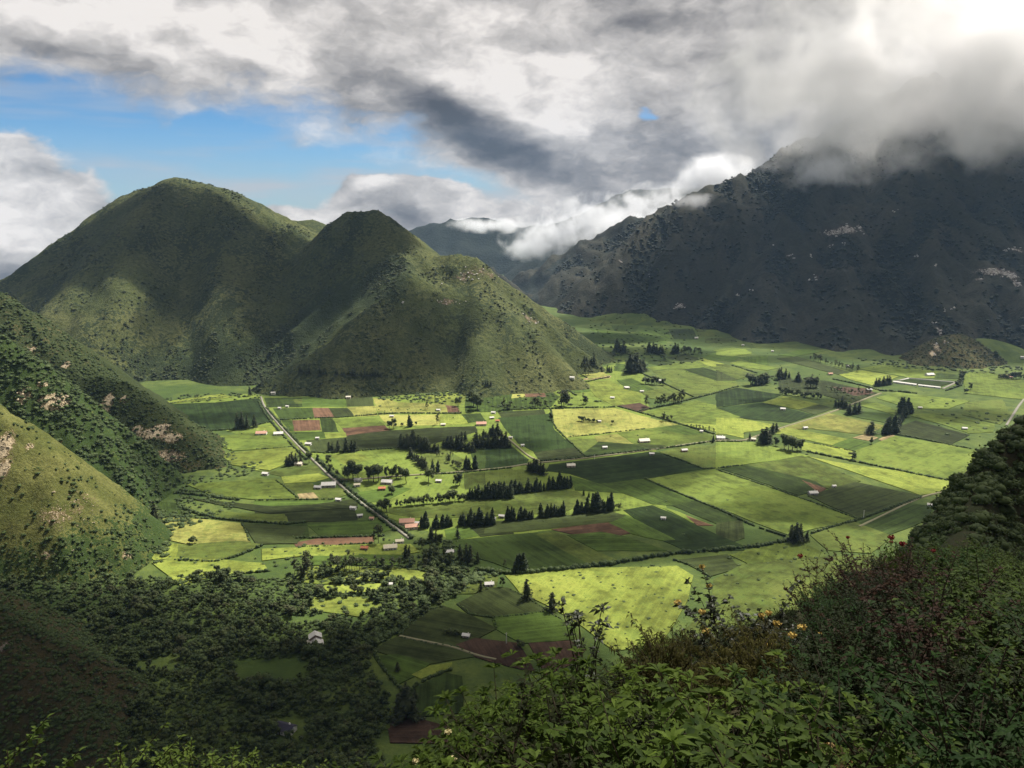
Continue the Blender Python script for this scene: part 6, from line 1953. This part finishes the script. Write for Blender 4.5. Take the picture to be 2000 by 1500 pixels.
# ---------------------------------------------------------------- clouds
def ico(sub, seed, amp, flat=1.0):
    bm = bmesh.new()
    bmesh.ops.create_icosphere(bm, subdivisions=sub, radius=1.0)
    v = np.array([q.co[:] for q in bm.verts])
    f = np.array([[q.index for q in p.verts] for p in bm.faces])
    bm.free()
    n = fbm(v[:, 0] * 3 + v[:, 2] * 2 + seed, v[:, 1] * 3 - v[:, 2] * 1.7, 1.6, seed, 4)
    v = v * (1 + amp * n)[:, None]
    v[:, 2] = np.where(v[:, 2] < 0, v[:, 2] * flat, v[:, 2])
    return v, f
def vol_material(name, dens, noise_scale=None, col=(0.96, 0.95, 0.95), thresh=0.0, aniso=0.2, step=1.0):
    m = bpy.data.materials.new(name)
    m.use_nodes = True
    m.node_tree.nodes.clear()
    t = NT(m.node_tree)
    pv = t.node('ShaderNodeVolumePrincipled')
    pv.inputs['Color'].default_value = col + (1,)
    pv.inputs['Anisotropy'].default_value = aniso
    if noise_scale is None:
        pv.inputs['Density'].default_value = dens
    else:
        oc = S(t, t.node('ShaderNodeTexCoord').outputs['Object'])
        pos = S(t, t.node('ShaderNodeNewGeometry').outputs['Position'])
        r = t.node('ShaderNodeVectorMath', operation='LENGTH')
        t.put(r.inputs[0], oc)
        fall = 1.0 - S(t, r.outputs['Value'])
        n = t.noise(pos, noise_scale, 4, 0.58, 0.35)
        d = t.mapr(fall * 1.1 + (n - 0.5) * 2.8 + thresh, 0.10, 1.05)
        edge = t.mapr(fall, 0.0, 0.12)
        t.put(pv.inputs['Density'], d * edge * dens)
    o = t.node('ShaderNodeOutputMaterial')
    t.l.new(pv.outputs[0], o.inputs['Volume'])
    m.cycles.volume_step_rate = step
    return m
THICK = vol_material('shade_cloud_thick', 0.019)  # densities of the unseen clouds added to shade the ground
THIN = vol_material('shade_cloud_thin', 0.009)
MID = vol_material('shade_cloud_mid', 0.0135)
MISTY = vol_material('cloud_mist', 0.0060, 0.0062, step=0.9)
PUFFY = vol_material('cloud_puff', 0.020, 0.012, col=(0.80, 0.81, 0.84), thresh=-0.05, step=0.7)
WISPY = vol_material('cloud_wisp', 0.014, 0.014, col=(0.80, 0.81, 0.84), thresh=-0.10, step=0.6)
def cloud(c, rx, ry, rz, mat, rot=0.0, seed=0, amp=0.30, sub=4, label='grey cloud over the valley'):
    v, f = ico(sub, 600 + seed, amp if mat in (THICK, THIN, MID) else 0.0, 0.6 if mat in (THICK, THIN, MID) else 1.0)
    me = mesh_np('cloud', v, f, True)
    o = new_obj('cloud', me, mat, label=label, kind='stuff', group='clouds')
    o.location = c; o.scale = (rx, ry, rz); o.rotation_euler = (0, 0, rot)
    return o
def shade(u, v, rx, ry, mat=None, zc=1150.0, rz=75.0, rot=0.0, seed=0, forms=None, amp=0.30, xy=None, p=None):
    """an unseen cloud added between the sun and the ground seen at a photo pixel"""
    if xy is not None: p = np.array((xy[0], xy[1], 0.0))
    k = (zc - p[2]) / SUN.z
    c = (p[0] + SUN.x * k, p[1] + SUN.y * k, zc)
    return cloud(c, rx, ry, rz, mat or THICK, rot, seed, amp, label='unseen cloud above the frame, added to shade the land')
SHADES = []  # clouds out of view, placed for the shadows they cast
_shade = shade
def shade(*a, **k): SHADES.append((a, k))
# over the rim and the dark wood
shade(0, 0, 430, 330, xy=(-150, 170), seed=1, rz=90, mat=MID)
shade(0, 0, 260, 210, xy=(-330, 420), seed=2, mat=MID)
shade(0, 0, 260, 190, xy=(190, 300), seed=3)
shade(0, 0, 150, 90, xy=(-60, 500), seed=4, mat=THIN)
# over the twin hill
shade(400, 480, 320, 120, seed=5, rot=0.1, amp=0.55, rz=100)
shade(320, 400, 300, 90, seed=27, mat=MID, amp=0.5)
shade(720, 480, 110, 80, seed=28, mat=MID, amp=0.5)
shade(520, 640, 60, 90, seed=25, mat=THIN, amp=0.5)
shade(330, 620, 60, 70, seed=26, mat=THIN, amp=0.5)
shade(180, 470, 220, 100, seed=6, amp=0.5)
shade(600, 560, 190, 110, seed=7, amp=0.5)
shade(760, 650, 180, 70, seed=8, rot=0.2, amp=0.5)
shade(1180, 660, 150, 90, seed=9)
# over the mountain wall
shade(1300, 560, 330, 200, seed=10, rz=90, mat=THIN)
shade(1560, 600, 330, 170, seed=11, rz=90, mat=THIN)
shade(1850, 600, 380, 190, seed=12, rz=90, mat=THIN)
# broken shadow on the fields
for k_, (u_, v_, rx_, ry_, m_) in enumerate([
        (1150, 925, 150, 70, MID), (1330, 905, 90, 45, THIN), (640, 1015, 110, 30, THICK), (1000, 1075, 170, 32, MID), (1200, 1040, 120, 36, MID), (1230, 690, 200, 90, MID), (1480, 700, 160, 34, THIN),
        (1580, 785, 110, 36, MID), (1650, 985, 140, 55, MID), (1480, 1060, 90, 30, THIN), (830, 865, 120, 30, MID), (420, 815, 80, 22, THIN), (1850, 810, 120, 36, MID), (1760, 720, 140, 40, THIN), (960, 1000, 60, 24, THIN),
        (850, 1300, 130, 70, MID), (950, 1180, 60, 26, THIN), (560, 945, 60, 14, THIN), (700, 935, 60, 20, MID), (1000, 870, 60, 26, MID), (330, 960, 60, 24, THIN)]):
    shade(u_, v_, rx_, ry_, seed=30 + k_, forms=VALLEY, mat=m_, amp=0.5)
shade(250, 830, 140, 60, seed=22, mat=THIN)

P_ALL = at_many([(a[0], max(a[1], 420)) for a, k in SHADES]); P_VAL = at_many([(a[0], max(a[1], 620)) for a, k in SHADES], VALLEY)
for i, (a, k) in enumerate(SHADES):
    if k.get('xy') is None: k['p'] = P_VAL[i] if k.get('forms') is VALLEY else P_ALL[i]
    _shade(*a, **k)
# cloud lying on the mountain
def bank(u, v, Y, ru, rv, depth, mat, seed, label='pale cloud lying over the mountain top', rot=0.0):
    c = P(u, v, Y); k = Y / FPX
    return cloud(c, ru * k, depth, rv * k, mat, rot, seed, label=label)
for i, (u, v, Y, ru, rv, dp, m) in enumerate([
        (1740, 200, 2450, 350, 165, 300, MISTY), (2050, 200, 2400, 350, 165, 300, MISTY), (1580, 195, 2640, 240, 140, 300, MISTY), (1900, 60, 2600, 500, 220, 360, MISTY),
        (1610, 335, 2470, 110, 48, 130, WISPY), (1400, 345, 2850, 110, 50, 160, PUFFY), (1360, 395, 2620, 60, 20, 80, WISPY),
        (1290, 405, 3150, 120, 55, 160, WISPY), (1180, 430, 3250, 150, 62, 180, WISPY), (1070, 462, 3300, 110, 50, 160, WISPY), (1030, 490, 3250, 60, 24, 120, PUFFY), (1220, 440, 3000, 100, 40, 140, WISPY), (960, 440, 3700, 100, 18, 120, PUFFY)]):
    bank(u, v, Y, ru, rv, dp, m, 700 + i)
# ---------------------------------------------------------------- haze
hv, hf = boxes([(-3200, 3600, -900, 5600, -3000, 770)])
hm = bpy.data.materials.new('haze'); hm.use_nodes = True; hm.node_tree.nodes.clear()
ht = NT(hm.node_tree)
pv = ht.node('ShaderNodeVolumePrincipled')
pv.inputs['Color'].default_value = (0.42, 0.64, 1.0, 1)
pv.inputs['Density'].default_value = 0.000028
pv.inputs['Anisotropy'].default_value = 0.0
ho = ht.node('ShaderNodeOutputMaterial'); ht.l.new(pv.outputs[0], ho.inputs['Volume'])
new_obj('haze', mesh_np('haze', hv, hf), hm, label='thin blue haze in the valley air', kind='stuff')
